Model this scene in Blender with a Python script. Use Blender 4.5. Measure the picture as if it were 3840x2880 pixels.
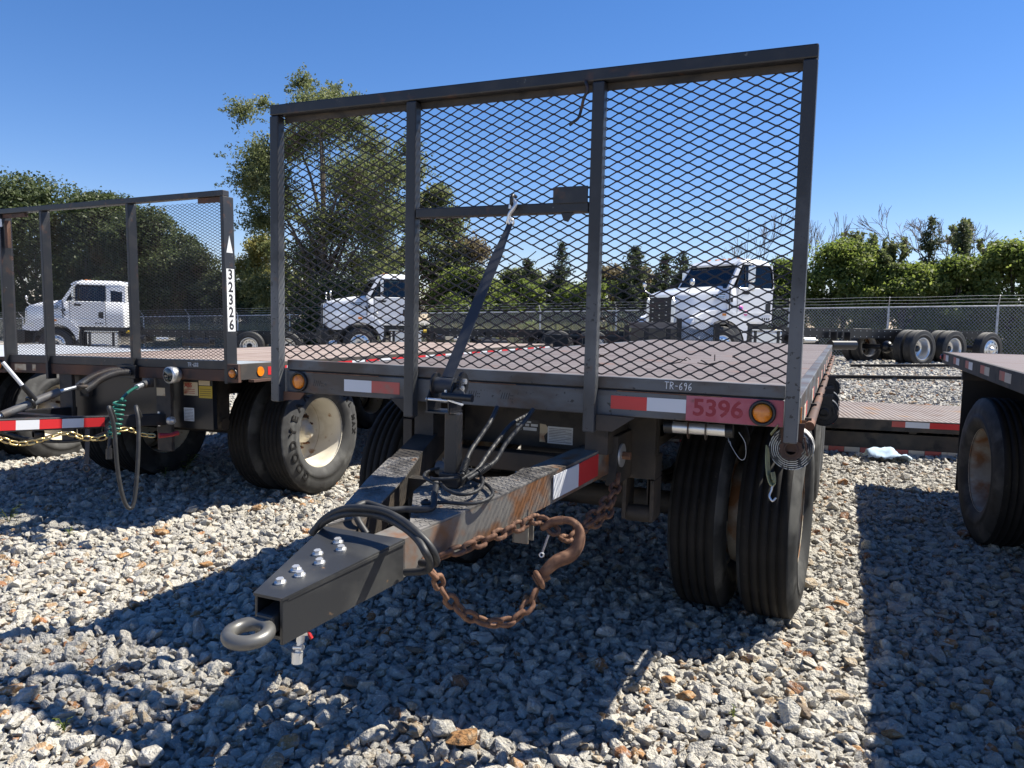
import bpy, bmesh, math, random
import numpy as np
from mathutils import Vector, Matrix

for _o in list(bpy.data.objects):
    bpy.data.objects.remove(_o)
SC = bpy.context.scene
COL = SC.collection
rad = math.radians
random.seed(7)
RNG = np.random.default_rng(11)

# ------------------------------------------------------------------ camera
CAM_LOC = Vector((1.3577, -2.9667, 1.52))
YAW, PITCH, ROLL, FPX = 0.4083, 0.0870, 0.0221, 2858.7
def _cam_axes():
    f = Vector((-math.sin(YAW), math.cos(YAW), 0)); r = Vector((math.cos(YAW), math.sin(YAW), 0)); u = Vector((0, 0, 1))
    f2 = f * math.cos(PITCH) - u * math.sin(PITCH); u2 = u * math.cos(PITCH) + f * math.sin(PITCH)
    r3 = r * math.cos(ROLL) + u2 * math.sin(ROLL); u3 = u2 * math.cos(ROLL) - r * math.sin(ROLL)
    return r3, u3, f2
_r, _u, _f = _cam_axes()
cam_data = bpy.data.cameras.new('camera')
cam = bpy.data.objects.new('camera', cam_data)
COL.objects.link(cam)
_m = Matrix((_r, _u, -_f)).transposed().to_4x4()
_m.translation = CAM_LOC
cam.matrix_world = _m
cam_data.sensor_fit = 'HORIZONTAL'
cam_data.sensor_width = 36.0
cam_data.lens = FPX / 3840 * 36.0
cam_data.clip_start = 0.05
cam_data.clip_end = 2000
SC.camera = cam

# ------------------------------------------------------------------ sky, sun, exposure
SUN_DIR = Vector((0.57, 0.47, 1.0)).normalized()
SUN_EL = math.asin(SUN_DIR.z)
SUN_AZ = math.atan2(SUN_DIR.x, SUN_DIR.y)
world = bpy.data.worlds.new('World')
SC.world = world
world.use_nodes = True
wn = world.node_tree.nodes; wl = world.node_tree.links
wn.clear()
w_out = wn.new('ShaderNodeOutputWorld'); w_bg = wn.new('ShaderNodeBackground')
w_sky = wn.new('ShaderNodeTexSky')
w_sky.sky_type = 'NISHITA'; w_sky.sun_disc = False
w_sky.sun_elevation = SUN_EL; w_sky.sun_rotation = SUN_AZ
w_sky.altitude = 200; w_sky.air_density = 1.0; w_sky.dust_density = 0.0; w_sky.ozone_density = 4.0
w_bg.inputs['Strength'].default_value = 0.072
w_hs = wn.new('ShaderNodeHueSaturation'); w_hs.inputs['Saturation'].default_value = 1.24
w_tint = wn.new('ShaderNodeMix'); w_tint.data_type = 'RGBA'; w_tint.blend_type = 'MULTIPLY'; w_tint.inputs[0].default_value = 1.0; w_tint.inputs[7].default_value = (1.02, 0.90, 1.02, 1)
wl.new(w_sky.outputs[0], w_hs.inputs['Color']); wl.new(w_hs.outputs[0], w_tint.inputs[6]); wl.new(w_tint.outputs[2], w_bg.inputs[0]); wl.new(w_bg.outputs[0], w_out.inputs[0])
sun_l = bpy.data.lights.new('sun', 'SUN')
sun_l.energy = 5.0; sun_l.angle = rad(0.53); sun_l.color = (1.0, 0.94, 0.82)
sun_o = bpy.data.objects.new('sun', sun_l); COL.objects.link(sun_o)
sun_o.location = (10, 8, 20)
sun_o.rotation_euler = SUN_DIR.to_track_quat('Z', 'Y').to_euler()
SC.view_settings.view_transform = 'Standard'
SC.view_settings.look = 'None'
SC.view_settings.exposure = 1.05
SC.view_settings.gamma = 1.0
SC.view_settings.use_curve_mapping = False
SC.render.engine = 'CYCLES'
SC.cycles.use_denoising = True
SC.cycles.max_bounces = 6
SC.cycles.transparent_max_bounces = 12

# ------------------------------------------------------------------ materials
def _new(name):
    m = bpy.data.materials.new(name); m.use_nodes = True
    nt = m.node_tree; b = nt.nodes['Principled BSDF']
    return m, nt, b
def mat(name, base, rough=0.5, metal=0.0, patches=(), bump=None, emit=None, coat=0.0, rpatch=None, trans=None, rnd=None, spec=None):
    """base colour plus noise patches [(colour, scale, lo, hi, detail)], bump (scale, strength, distance)."""
    m, nt, b = _new(name); N = nt.nodes; L = nt.links
    b.inputs['Roughness'].default_value = rough; b.inputs['Metallic'].default_value = metal
    b.inputs['Base Color'].default_value = (*base, 1)
    if spec is not None: b.inputs['Specular IOR Level'].default_value = spec
    if coat: b.inputs['Coat Weight'].default_value = coat; b.inputs['Coat Roughness'].default_value = 0.08
    tc = N.new('ShaderNodeTexCoord'); col = None
    if rnd is not None:
        oi = N.new('ShaderNodeObjectInfo'); cr = N.new('ShaderNodeValToRGB')
        e = cr.color_ramp.elements
        cr.color_ramp.interpolation = 'LINEAR'
        e[0].position = rnd[0][0]; e[0].color = (*rnd[0][1], 1)
        e[1].position = rnd[-1][0]; e[1].color = (*rnd[-1][1], 1)
        for p, c in rnd[1:-1]:
            q = e.new(p); q.color = (*c, 1)
        L.new(oi.outputs['Random'], cr.inputs[0]); col = cr.outputs[0]
    last_mask = None
    for i, p in enumerate(patches):
        c, s, lo, hi = p[:4]; det = p[4] if len(p) > 4 else 4
        n = N.new('ShaderNodeTexNoise'); n.inputs['Scale'].default_value = 1.0; n.inputs['Detail'].default_value = det
        mp = N.new('ShaderNodeMapping')
        mp.inputs['Scale'].default_value = s if isinstance(s, tuple) else (s, s, s)
        mp.inputs['Location'].default_value = (3.1 * i, 1.7 * i, 5.3 * i)
        L.new(tc.outputs['Object'], mp.inputs[0]); L.new(mp.outputs[0], n.inputs['Vector'])
        r = N.new('ShaderNodeMapRange'); r.inputs[1].default_value = lo; r.inputs[2].default_value = hi
        L.new(n.outputs[0], r.inputs[0])
        mx = N.new('ShaderNodeMix'); mx.data_type = 'RGBA'
        L.new(r.outputs[0], mx.inputs[0])
        if col is None: mx.inputs[6].default_value = (*base, 1)
        else: L.new(col, mx.inputs[6])
        mx.inputs[7].default_value = (*c, 1)
        col = mx.outputs[2]; last_mask = r.outputs[0]
        if i == 0 and rpatch is not None:
            rr = N.new('ShaderNodeMapRange'); rr.inputs[3].default_value = rough; rr.inputs[4].default_value = rpatch
            L.new(r.outputs[0], rr.inputs[0]); L.new(rr.outputs[0], b.inputs['Roughness'])
    if col is not None: L.new(col, b.inputs['Base Color'])
    if bump:
        bs = bump if isinstance(bump[0], (tuple, list)) else (bump,)
        prev = None
        for s, st, d in bs:
            n = N.new('ShaderNodeTexNoise'); n.inputs['Scale'].default_value = s; n.inputs['Detail'].default_value = 5
            L.new(tc.outputs['Object'], n.inputs['Vector'])
            bp = N.new('ShaderNodeBump'); bp.inputs['Strength'].default_value = st; bp.inputs['Distance'].default_value = d
            L.new(n.outputs[0], bp.inputs['Height'])
            if prev: L.new(prev, bp.inputs['Normal'])
            prev = bp.outputs[0]
        L.new(prev, b.inputs['Normal'])
    if emit: b.inputs['Emission Color'].default_value = (*emit[0], 1); b.inputs['Emission Strength'].default_value = emit[1]
    if trans: b.inputs['Transmission Weight'].default_value = trans
    return m
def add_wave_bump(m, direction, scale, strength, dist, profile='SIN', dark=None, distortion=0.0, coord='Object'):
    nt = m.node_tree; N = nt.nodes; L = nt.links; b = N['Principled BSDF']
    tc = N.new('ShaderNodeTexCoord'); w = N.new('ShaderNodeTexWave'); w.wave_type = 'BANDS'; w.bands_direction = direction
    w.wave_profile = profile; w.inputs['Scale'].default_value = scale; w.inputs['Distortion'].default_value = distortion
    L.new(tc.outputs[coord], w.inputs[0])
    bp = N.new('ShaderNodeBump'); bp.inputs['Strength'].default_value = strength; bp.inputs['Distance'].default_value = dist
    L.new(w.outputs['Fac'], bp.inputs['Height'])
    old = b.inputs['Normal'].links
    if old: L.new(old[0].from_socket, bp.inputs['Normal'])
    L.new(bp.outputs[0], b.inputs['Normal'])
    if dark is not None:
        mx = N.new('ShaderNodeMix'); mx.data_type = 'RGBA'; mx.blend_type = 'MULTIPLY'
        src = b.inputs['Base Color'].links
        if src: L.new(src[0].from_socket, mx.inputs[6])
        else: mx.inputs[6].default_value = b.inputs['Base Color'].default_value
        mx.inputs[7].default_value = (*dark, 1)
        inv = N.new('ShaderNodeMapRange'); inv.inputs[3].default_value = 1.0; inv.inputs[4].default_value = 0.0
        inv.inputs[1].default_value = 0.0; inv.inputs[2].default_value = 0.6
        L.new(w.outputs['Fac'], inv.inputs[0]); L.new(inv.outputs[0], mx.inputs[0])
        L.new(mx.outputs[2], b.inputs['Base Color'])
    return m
def leaf_mat(name, cols, trans=0.35, rough=0.42, nscale=0.7):
    m, nt, b = _new(name); N = nt.nodes; L = nt.links
    geo = N.new('ShaderNodeNewGeometry'); tc = N.new('ShaderNodeTexCoord')
    cr = N.new('ShaderNodeValToRGB'); e = cr.color_ramp.elements
    e[0].position = 0.0; e[0].color = (*cols[0], 1); e[1].position = 1.0; e[1].color = (*cols[-1], 1)
    for i, c in enumerate(cols[1:-1]):
        q = e.new((i + 1) / (len(cols) - 1)); q.color = (*c, 1)
    n = N.new('ShaderNodeTexNoise'); n.inputs['Scale'].default_value = nscale; n.inputs['Detail'].default_value = 2
    L.new(tc.outputs['Object'], n.inputs['Vector'])
    mx = N.new('ShaderNodeMath'); mx.operation = 'MULTIPLY_ADD'; mx.inputs[1].default_value = 0.55
    L.new(geo.outputs['Random Per Island'], mx.inputs[0])
    r = N.new('ShaderNodeMapRange'); r.inputs[1].default_value = 0.3; r.inputs[2].default_value = 0.7; r.inputs[3].default_value = 0; r.inputs[4].default_value = 0.45
    L.new(n.outputs[0], r.inputs[0]); L.new(r.outputs[0], mx.inputs[2]); L.new(mx.outputs[0], cr.inputs[0])
    L.new(cr.outputs[0], b.inputs['Base Color']); b.inputs['Roughness'].default_value = rough
    b.inputs['Specular IOR Level'].default_value = 0.3
    tr = N.new('ShaderNodeBsdfTranslucent'); mixs = N.new('ShaderNodeMixShader'); mixs.inputs[0].default_value = trans
    hs = N.new('ShaderNodeHueSaturation'); hs.inputs['Value'].default_value = 1.9; hs.inputs['Saturation'].default_value = 1.1
    L.new(cr.outputs[0], hs.inputs['Color']); L.new(hs.outputs[0], tr.inputs[0])
    out = N['Material Output']
    L.new(b.outputs[0], mixs.inputs[1]); L.new(tr.outputs[0], mixs.inputs[2]); L.new(mixs.outputs[0], out.inputs[0])
    return m

def z_mix(m, col, z0, z1):
    """better kept paint above, weathered below (mixes the colour towards col with object height)."""
    nt = m.node_tree; N = nt.nodes; L = nt.links; b = N['Principled BSDF']
    tc = N.new('ShaderNodeTexCoord'); sp = N.new('ShaderNodeSeparateXYZ'); L.new(tc.outputs['Object'], sp.inputs[0])
    n = N.new('ShaderNodeTexNoise'); n.inputs['Scale'].default_value = 6; n.inputs['Detail'].default_value = 7; L.new(tc.outputs['Object'], n.inputs['Vector'])
    a = N.new('ShaderNodeMath'); a.operation = 'MULTIPLY_ADD'; a.inputs[1].default_value = 1.1; L.new(n.outputs[0], a.inputs[0]); L.new(sp.outputs[2], a.inputs[2])
    r = N.new('ShaderNodeMapRange'); r.inputs[1].default_value = z0 + .55; r.inputs[2].default_value = z1 + .55; L.new(a.outputs[0], r.inputs[0])
    mx = N.new('ShaderNodeMix'); mx.data_type = 'RGBA'; L.new(r.outputs[0], mx.inputs[0])
    L.new(b.inputs['Base Color'].links[0].from_socket, mx.inputs[6]); mx.inputs[7].default_value = (*col, 1)
    L.new(mx.outputs[2], b.inputs['Base Color']); return m
RUST = (0.10, 0.042, 0.02); RUSTL = (0.22, 0.10, 0.045)
MT = {}
MT['black_steel'] = mat('black_painted_steel', (0.016, 0.017, 0.020), 0.42, 0.0, [((0.038, 0.034, 0.032), 9, .5, .75, 6), ((0.07, 0.034, 0.02), 14, .6, .72, 8), ((0.10, 0.10, 0.095), 40, .70, .75, 6)], bump=(60, .15, .002))
MT['grey_steel'] = mat('worn_grey_painted_steel', (0.105, 0.112, 0.12), 0.5, 0.0, [((0.062, 0.048, 0.039), (3, 3, 8), .42, .60, 8), ((0.085, 0.042, 0.025), 8, .56, .72, 8), ((0.03, 0.03, 0.032), 45, .66, .70, 3)], bump=(70, .2, .002))
MT['post_steel'] = mat('worn_post_steel', (0.105, 0.11, 0.117), 0.42, 0.0, [((0.028, 0.03, 0.034), (2, 2, 1.1), .40, .60, 7), ((0.12, 0.07, 0.045), 11, .62, .75, 8), ((0.022, 0.022, 0.023), 55, .65, .69, 2)], bump=(80, .2, .002))
z_mix(MT['post_steel'], (0.020, 0.0205, 0.023), 1.5, 1.95)
MT['mesh_steel'] = mat('expanded_mesh_steel', (0.028, 0.024, 0.024), 0.6, 0.0, [((0.06, 0.032, 0.022), 6, .5, .7, 5)])
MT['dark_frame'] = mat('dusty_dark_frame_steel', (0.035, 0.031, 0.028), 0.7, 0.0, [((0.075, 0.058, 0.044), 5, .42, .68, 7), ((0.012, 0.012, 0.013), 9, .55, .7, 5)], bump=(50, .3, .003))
MT['tread_plate'] = mat('worn_tread_plate', (0.20, 0.19, 0.178), 0.5, 0.0, [((0.07, 0.065, 0.06), 9, .45, .65, 7), ((0.20, 0.11, 0.06), 17, .62, .75, 7)], bump=(40, .2, .002))
MT['tongue_black'] = mat('tongue_black_paint', (0.028, 0.029, 0.031), 0.36, 0.0, [((0.06, 0.06, 0.058), 5, .5, .7, 7), ((0.16, 0.10, 0.06), 35, .70, .75, 6)], bump=((45, .15, .002), (9, .15, .006)))
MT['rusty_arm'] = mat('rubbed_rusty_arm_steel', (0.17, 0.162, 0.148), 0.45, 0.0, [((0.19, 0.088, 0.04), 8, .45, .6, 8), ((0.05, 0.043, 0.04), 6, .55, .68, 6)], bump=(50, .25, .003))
MT['rust'] = mat('rusted_steel', (0.13, 0.062, 0.036), 0.85, 0.0, [((0.25, 0.135, 0.08), 22, .45, .7, 6), ((0.06, 0.03, 0.02), 14, .55, .75, 6)], bump=(90, .4, .002))
MT['rusty_bumper'] = mat('rust_brown_bumper', (0.075, 0.04, 0.028), 0.75, 0.0, [((0.14, 0.062, 0.032), 4, .45, .65, 8), ((0.03, 0.024, 0.022), 7, .55, .7, 6)], bump=(50, .3, .003))
MT['rubber'] = mat('tyre_rubber', (0.013, 0.0125, 0.0125), 0.7, 0.0, [((0.024, 0.022, 0.020), (3, 9, 9), .45, .75, 6), ((0.05, 0.046, 0.04), 25, .66, .8, 6)], bump=(60, .3, .003), spec=.2)
MT['rubber_side'] = mat('dusty_tyre_sidewall', (0.045, 0.045, 0.045), 0.75, 0.0, [((0.115, 0.115, 0.11), (4, 7, 7), .5, .72, 8), ((0.028, 0.027, 0.027), 6, .5, .68, 5)], bump=(60, .3, .002))
MT['rubber_old'] = mat('grey_worn_sidewall', (0.035, 0.036, 0.037), 0.7, 0.0, [((0.095, 0.095, 0.09), (3, 6, 6), .48, .68, 8), ((0.018, 0.018, 0.018), 7, .55, .7, 5)], bump=(60, .3, .002), spec=.3)
MT['rubber_new'] = mat('clean_tyre_rubber', (0.016, 0.016, 0.017), 0.6, 0.0, [((0.03, 0.03, 0.03), 8, .45, .7, 4)])
MT['hose'] = mat('black_rubber_hose', (0.020, 0.021, 0.023), 0.55, 0.0, [((0.045, 0.045, 0.045), 20, .5, .75, 5)])
MT['plastic_black'] = mat('black_plastic', (0.014, 0.014, 0.016), 0.4)
MT['rim_white'] = mat('cream_wheel_paint', (0.62, 0.58, 0.49), 0.42, 0.0, [((0.30, 0.17, 0.08), 13, .62, .72, 8), ((0.42, 0.36, 0.26), 5, .5, .75, 6)])
MT['rim_old'] = mat('weathered_rusty_wheel_paint', (0.42, 0.38, 0.31), 0.6, 0.0, [((0.27, 0.12, 0.045), 7, .45, .62, 8), ((0.2, 0.17, 0.13), 5, .5, .75, 6)])
MT['alloy'] = mat('polished_alloy', (0.80, 0.80, 0.79), 0.30, 0.85)
MT['chrome'] = mat('zinc_plated_steel', (0.74, 0.74, 0.73), 0.38, 0.75, bump=(30, .06, .002))
MT['galv'] = mat('galvanised_steel', (0.52, 0.54, 0.56), 0.5, 0.6, [((0.34, 0.35, 0.36), 12, .45, .7, 5)])
MT['gold'] = mat('yellow_zinc_chain', (0.62, 0.48, 0.22), 0.3, 0.9, [((0.4, 0.3, 0.16), 30, .5, .75, 4)])
MT['deck'] = mat('rusty_brown_deck_steel', (0.175, 0.147, 0.138), 0.6, 0.05, [((0.12, 0.088, 0.078), (1.2, 9, 9), .45, .65, 7), ((0.22, 0.195, 0.185), (1.0, 14, 5), .5, .72, 6), ((0.20, 0.10, 0.06), 3, .62, .78, 7)], bump=(120, .1, .002))
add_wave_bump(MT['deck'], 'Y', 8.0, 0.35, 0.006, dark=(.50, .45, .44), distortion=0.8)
MT['deck_right'] = mat('grey_brown_deck_steel', (0.18, 0.15, 0.142), 0.55, 0.1, [((0.16, 0.115, 0.10), (1.2, 7, 9), .45, .65, 7)], bump=(120, .1, .002))
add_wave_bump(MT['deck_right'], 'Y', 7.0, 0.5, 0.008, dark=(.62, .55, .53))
MT['deck_low'] = mat('corrugated_low_deck_steel', (0.235, 0.20, 0.18), 0.6, 0.15, [((0.28, 0.165, 0.08), 3.0, .56, .70, 7), ((0.165, 0.122, 0.10), 5, .5, .7, 6)], bump=(80, .1, .002))
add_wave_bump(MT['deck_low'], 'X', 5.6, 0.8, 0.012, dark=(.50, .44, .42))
MT['plank'] = mat('weathered_deck_board', (0.30, 0.24, 0.21), 0.75, 0.0, [((0.20, 0.14, 0.12), (14, 1.2, 14), .42, .65, 6), ((0.38, 0.32, 0.27), (18, 1.0, 18), .55, .75, 5)], bump=(60, .2, .003))
MT['apron'] = mat('bare_ribbed_apron_plate', (0.50, 0.53, 0.54), 0.45, 0.4, [((0.40, 0.40, 0.38), 6, .5, .7, 5)])
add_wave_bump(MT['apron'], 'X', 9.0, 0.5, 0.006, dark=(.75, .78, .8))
MT['grey_deck'] = mat('pale_grey_painted_deck', (0.42, 0.44, 0.47), 0.55, 0.1, [((0.33, 0.34, 0.36), 2, .5, .7, 5)])
MT['red_tape'] = mat('red_reflective_tape', (0.55, 0.025, 0.03), 0.35, 0.0, bump=(400, .2, .001))
MT['red_tape_old'] = mat('faded_red_tape', (0.47, 0.09, 0.075), 0.45, 0.0, [((0.30, 0.14, 0.11), 12, .55, .7, 5)])
MT['white_tape'] = mat('silver_reflective_tape', (0.62, 0.64, 0.68), 0.35, 0.0, bump=(400, .15, .001))
MT['white_tape_old'] = mat('yellowed_white_tape', (0.58, 0.50, 0.40), 0.5, 0.0, [((0.35, 0.26, 0.18), 14, .58, .7, 5)])
MT['pink'] = mat('faded_pink_red_paint', (0.38, 0.07, 0.10), 0.5, 0.0, [((0.46, 0.15, 0.19), 7, .42, .66, 6), ((0.12, 0.05, 0.045), 11, .62, .75, 7)])
MT['num_red'] = mat('stencil_red', (0.27, 0.012, 0.028), 0.5, 0.0, [((0.36, 0.06, 0.08), 30, .6, .72, 6)])
MT['chalk'] = mat('white_paint_marker', (0.75, 0.76, 0.77), 0.7)
MT['amber'] = mat('amber_lens', (0.75, 0.22, 0.012), 0.22, 0.0, [((0.5, 0.15, 0.02), 40, .5, .75, 4)], coat=.5)
MT['red_lens'] = mat('red_lens', (0.5, 0.02, 0.02), 0.2, coat=.5)
MT['paper'] = mat('label_paper', (0.60, 0.62, 0.63), 0.5, 0.0, [((0.42, 0.42, 0.42), 9, .5, .7, 5)])
MT['paper_rust'] = mat('rust_stained_label', (0.55, 0.45, 0.30), 0.6, 0.0, [((0.28, 0.13, 0.06), (8, 8, 14), .5, .66, 6)])
MT['yellow_label'] = mat('yellow_label', (0.48, 0.33, 0.03), 0.5)
MT['ink'] = mat('black_print', (0.015, 0.015, 0.018), 0.6)
MT['ink_red'] = mat('red_print', (0.35, 0.03, 0.02), 0.6)
MT['webbing'] = mat('black_webbing', (0.028, 0.032, 0.042), 0.65, bump=(300, .3, .002))
MT['strap_yellow'] = mat('faded_yellow_webbing', (0.36, 0.34, 0.17), 0.85, 0.0, [((0.26, 0.24, 0.13), 20, .5, .7, 4)], bump=(300, .3, .002))
MT['strap_grey'] = mat('grey_white_webbing', (0.55, 0.54, 0.50), 0.9, 0.0, [((0.08, 0.08, 0.09), (60, 30, 30), .55, .6, 1)])
MT['truck_white'] = mat('white_truck_paint', (0.80, 0.81, 0.83), 0.18, coat=.6)
def window_glass():
    m, nt, b = _new('tinted_cab_glass'); N = nt.nodes; L = nt.links
    t = N.new('ShaderNodeBsdfTransparent'); t.inputs[0].default_value = (.42, .48, .50, 1)
    g = N.new('ShaderNodeBsdfGlossy'); g.inputs['Roughness'].default_value = .03; g.inputs[0].default_value = (.9, .95, 1, 1)
    f = N.new('ShaderNodeFresnel'); f.inputs[0].default_value = 1.5; mx = N.new('ShaderNodeMixShader')
    L.new(f.outputs[0], mx.inputs[0]); L.new(t.outputs[0], mx.inputs[1]); L.new(g.outputs[0], mx.inputs[2]); L.new(mx.outputs[0], N['Material Output'].inputs[0])
    return m
MT['cab_glass'] = window_glass()
MT['glass'] = mat('dark_cab_glass', (0.012, 0.016, 0.02), 0.04, 0.0, spec=.7)
MT['gasket'] = mat('window_rubber', (0.012, 0.012, 0.013), 0.6)
MT['truck_black'] = mat('black_chassis_paint', (0.010, 0.011, 0.014), 0.3, bump=(20, .05, .003))
MT['seat'] = mat('grey_seat_cloth', (0.12, 0.12, 0.13), 0.8)
MT['green_cable'] = mat('green_coiled_cable', (0.02, 0.13, 0.10), 0.4)
MT['red_hook'] = mat('red_painted_hook', (0.30, 0.012, 0.015), 0.45)
MT['silver_handle'] = mat('silver_grey_handle', (0.62, 0.63, 0.65), 0.35, .3)
MT['cloth'] = mat('pale_blue_cloth', (0.36, 0.47, 0.58), 0.9)
MT['wood_grey'] = mat('weathered_grey_timber', (0.24, 0.21, 0.18), 0.85, 0.0, [((0.14, 0.12, 0.10), (3, 3, 20), .45, .65, 6)])
MT['stone'] = mat('crushed_limestone', (0.4, 0.4, 0.4), 0.9, 0.0,
    [((0.36, 0.36, 0.36), (1.0, 2.0, 2.6), .52, .75, 6), ((0.66, 0.64, 0.59), 1.8, .55, .75, 5)], bump=((1.6, .35, .15), (6, .4, .03)),
    rnd=[(0.0, (.29, .275, .25)), (.25, (.37, .352, .315)), (.5, (.46, .435, .38)), (.74, (.39, .362, .31)), (.86, (.50, .47, .405)), (.90, (.38, .31, .22)), (.945, (.30, .235, .16)), (.965, (.36, .20, .085)), (.98, (.30, .13, .05)), (1.0, (.12, .10, .085))])
MT['stone_brown'] = mat('brown_stone', (0.15, 0.115, 0.085), 0.85, 0.0, [((0.22, 0.17, 0.12), 1.6, .45, .7, 6)], bump=((1.6, .35, .15), (6, .4, .03)))
MT['stone_orange'] = mat('orange_stone', (0.36, 0.19, 0.075), 0.85, 0.0, [((0.42, 0.33, 0.22), 1.5, .5, .7, 6), ((.22, .09, .03), 2, .55, .7, 5)], bump=((1.6, .35, .15), (6, .4, .03)))
MT['bark'] = mat('grey_bark', (0.11, 0.09, 0.07), 0.9, 0.0, [((0.06, 0.05, 0.04), 12, .45, .65, 6)], bump=(30, .5, .02))
MT['twig'] = mat('bare_grey_twig', (0.16, 0.135, 0.12), 0.9)
MT['leaf_dark'] = leaf_mat('dark_glossy_leaf', [(.03, .045, .018), (.06, .08, .032), (.11, .13, .06)], .28, .5)
MT['leaf_mid'] = leaf_mat('mid_green_leaf', [(.06, .078, .032), (.115, .135, .058), (.21, .21, .11)], .42, .55)
MT['leaf_bright'] = leaf_mat('bright_green_leaf', [(.05, .075, .020), (.115, .15, .038), (.22, .245, .085)], .45, .55, .9)
MT['leaf_yellow'] = leaf_mat('yellowing_leaf', [(.11, .12, .035), (.21, .20, .07), (.33, .28, .11)], .4, .55)
MT['leaf_cedar'] = leaf_mat('cedar_needle', [(.028, .040, .020), (.055, .072, .034), (.11, .12, .055)], .25, .6)
MT['leaf_brown'] = leaf_mat('brownish_leaf', [(.085, .07, .04), (.16, .13, .075), (.22, .19, .12)], .3, .6)
MT['grass'] = leaf_mat('tall_dry_grass', [(.10, .115, .045), (.19, .19, .085), (.28, .26, .14)], .35, .6)

# ------------------------------------------------------------------ mesh helpers
def frame_of(d, up=(0, 0, 1)):
    d = Vector(d).normalized(); up = Vector(up)
    if abs(d.dot(up)) > 0.98: up = Vector((1, 0, 0)) if abs(d.x) < .9 else Vector((0, 1, 0))
    s = d.cross(up).normalized(); u = s.cross(d).normalized()
    return d, s, u
class MB:
    def __init__(self): self.v = []; self.f = []; self.s = []
    def add(self, vs, fs, smooth=False, M=None):
        o = len(self.v)
        if M is not None: vs = [M @ Vector(p) for p in vs]
        self.v.extend([tuple(p) for p in vs])
        for f in fs: self.f.append(tuple(i + o for i in f)); self.s.append(smooth)
        return self
    def box(self, x0, x1, y0, y1, z0, z1, M=None):
        vs = [(x0,y0,z0),(x1,y0,z0),(x1,y1,z0),(x0,y1,z0),(x0,y0,z1),(x1,y0,z1),(x1,y1,z1),(x0,y1,z1)]
        return self.add(vs, [(0,3,2,1),(4,5,6,7),(0,1,5,4),(1,2,6,5),(2,3,7,6),(3,0,4,7)], False, M)
    def beam(self, p, q, w, h, up=(0, 0, 1), w2=None, h2=None):
        p = Vector(p); q = Vector(q); d, s, u = frame_of(q - p, up)
        w2 = w if w2 is None else w2; h2 = h if h2 is None else h2
        vs = []
        for c, ww, hh in ((p, w, h), (q, w2, h2)):
            for a, b in ((-1, -1), (1, -1), (1, 1), (-1, 1)): vs.append(c + s * (a * ww / 2) + u * (b * hh / 2))
        return self.add(vs, [(0,1,2,3),(7,6,5,4),(0,4,5,1),(1,5,6,2),(2,6,7,3),(3,7,4,0)])
    def tube(self, pts, r, n=8, closed=False, smooth=True):
        pts = [Vector(p) for p in pts]; m = len(pts); rs = r if isinstance(r, (list, tuple)) else [r] * m
        tang = []
        for i in range(m):
            a = pts[i - 1] if (i > 0 or closed) else pts[i]; b = pts[(i + 1) % m] if (i < m - 1 or closed) else pts[i]
            t = b - a; tang.append(t.normalized() if t.length > 1e-9 else Vector((0, 0, 1)))
        d, s, u = frame_of(tang[0]); vs = []
        for i in range(m):
            if i:
                ax = tang[i - 1].cross(tang[i])
                if ax.length > 1e-7:
                    R = Matrix.Rotation(tang[i - 1].angle(tang[i]), 3, ax.normalized()); s = R @ s; u = R @ u
            for k in range(n):
                a = 2 * math.pi * k / n; vs.append(pts[i] + (s * math.cos(a) + u * math.sin(a)) * rs[i])
        fs = []
        for i in range(m if closed else m - 1):
            j = (i + 1) % m
            for k in range(n): fs.append((i*n+k, i*n+(k+1)%n, j*n+(k+1)%n, j*n+k))
        self.add(vs, fs, smooth)
        if not closed: self.add(vs[:n], [tuple(range(n))[::-1]]); self.add(vs[-n:], [tuple(range(n))])
        return self
    def cyl(self, p, q, r, n=16, r2=None, smooth=True):
        p = Vector(p); q = Vector(q); d, s, u = frame_of(q - p); r2 = r if r2 is None else r2
        vs = []
        for c, rr in ((p, r), (q, r2)):
            for k in range(n):
                a = 2 * math.pi * k / n; vs.append(c + (s * math.cos(a) + u * math.sin(a)) * rr)
        self.add(vs, [(k, (k+1) % n, n + (k+1) % n, n + k) for k in range(n)], smooth)
        self.add(vs[:n], [tuple(range(n))[::-1]]); self.add(vs[n:], [tuple(range(n))]); return self
    def lathe(self, prof, o=(0, 0, 0), ax=(1, 0, 0), n=32, smooth=True, mod=None):
        """prof: (radius, height along ax)."""
        o = Vector(o); d, s, u = frame_of(ax); vs = []
        for k in range(n):
            a = 2 * math.pi * k / n
            for i, (r, h) in enumerate(prof):
                if mod: r = r + mod(i, k)
                vs.append(o + d * h + (s * math.cos(a) + u * math.sin(a)) * r)
        m = len(prof); fs = []
        for k in range(n):
            j = (k + 1) % n
            for i in range(m - 1): fs.append((k*m+i, j*m+i, j*m+i+1, k*m+i+1))
        return self.add(vs, fs, smooth)
    def prism(self, poly, o, ux, uy, depth, smooth=False):
        """poly in the (ux, uy) frame at o, pushed along depth vector."""
        o = Vector(o); ux = Vector(ux); uy = Vector(uy); dp = Vector(depth); n = len(poly)
        a = [o + ux * x + uy * y for x, y in poly]; b = [p + dp for p in a]
        self.add(a, [tuple(range(n))[::-1]]); self.add(b, [tuple(range(n))])
        return self.add(a + b, [(i, (i+1) % n, n + (i+1) % n, n + i) for i in range(n)], smooth)
    def loft(self, rings, smooth=True, cap=True):
        n = len(rings[0]); vs = [p for r in rings for p in r]; fs = []
        for i in range(len(rings) - 1):
            for k in range(n): fs.append((i*n+k, i*n+(k+1)%n, (i+1)*n+(k+1)%n, (i+1)*n+k))
        self.add(vs, fs, smooth)
        if cap: self.add(rings[0], [tuple(range(n))[::-1]]); self.add(rings[-1], [tuple(range(n))])
        return self
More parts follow.
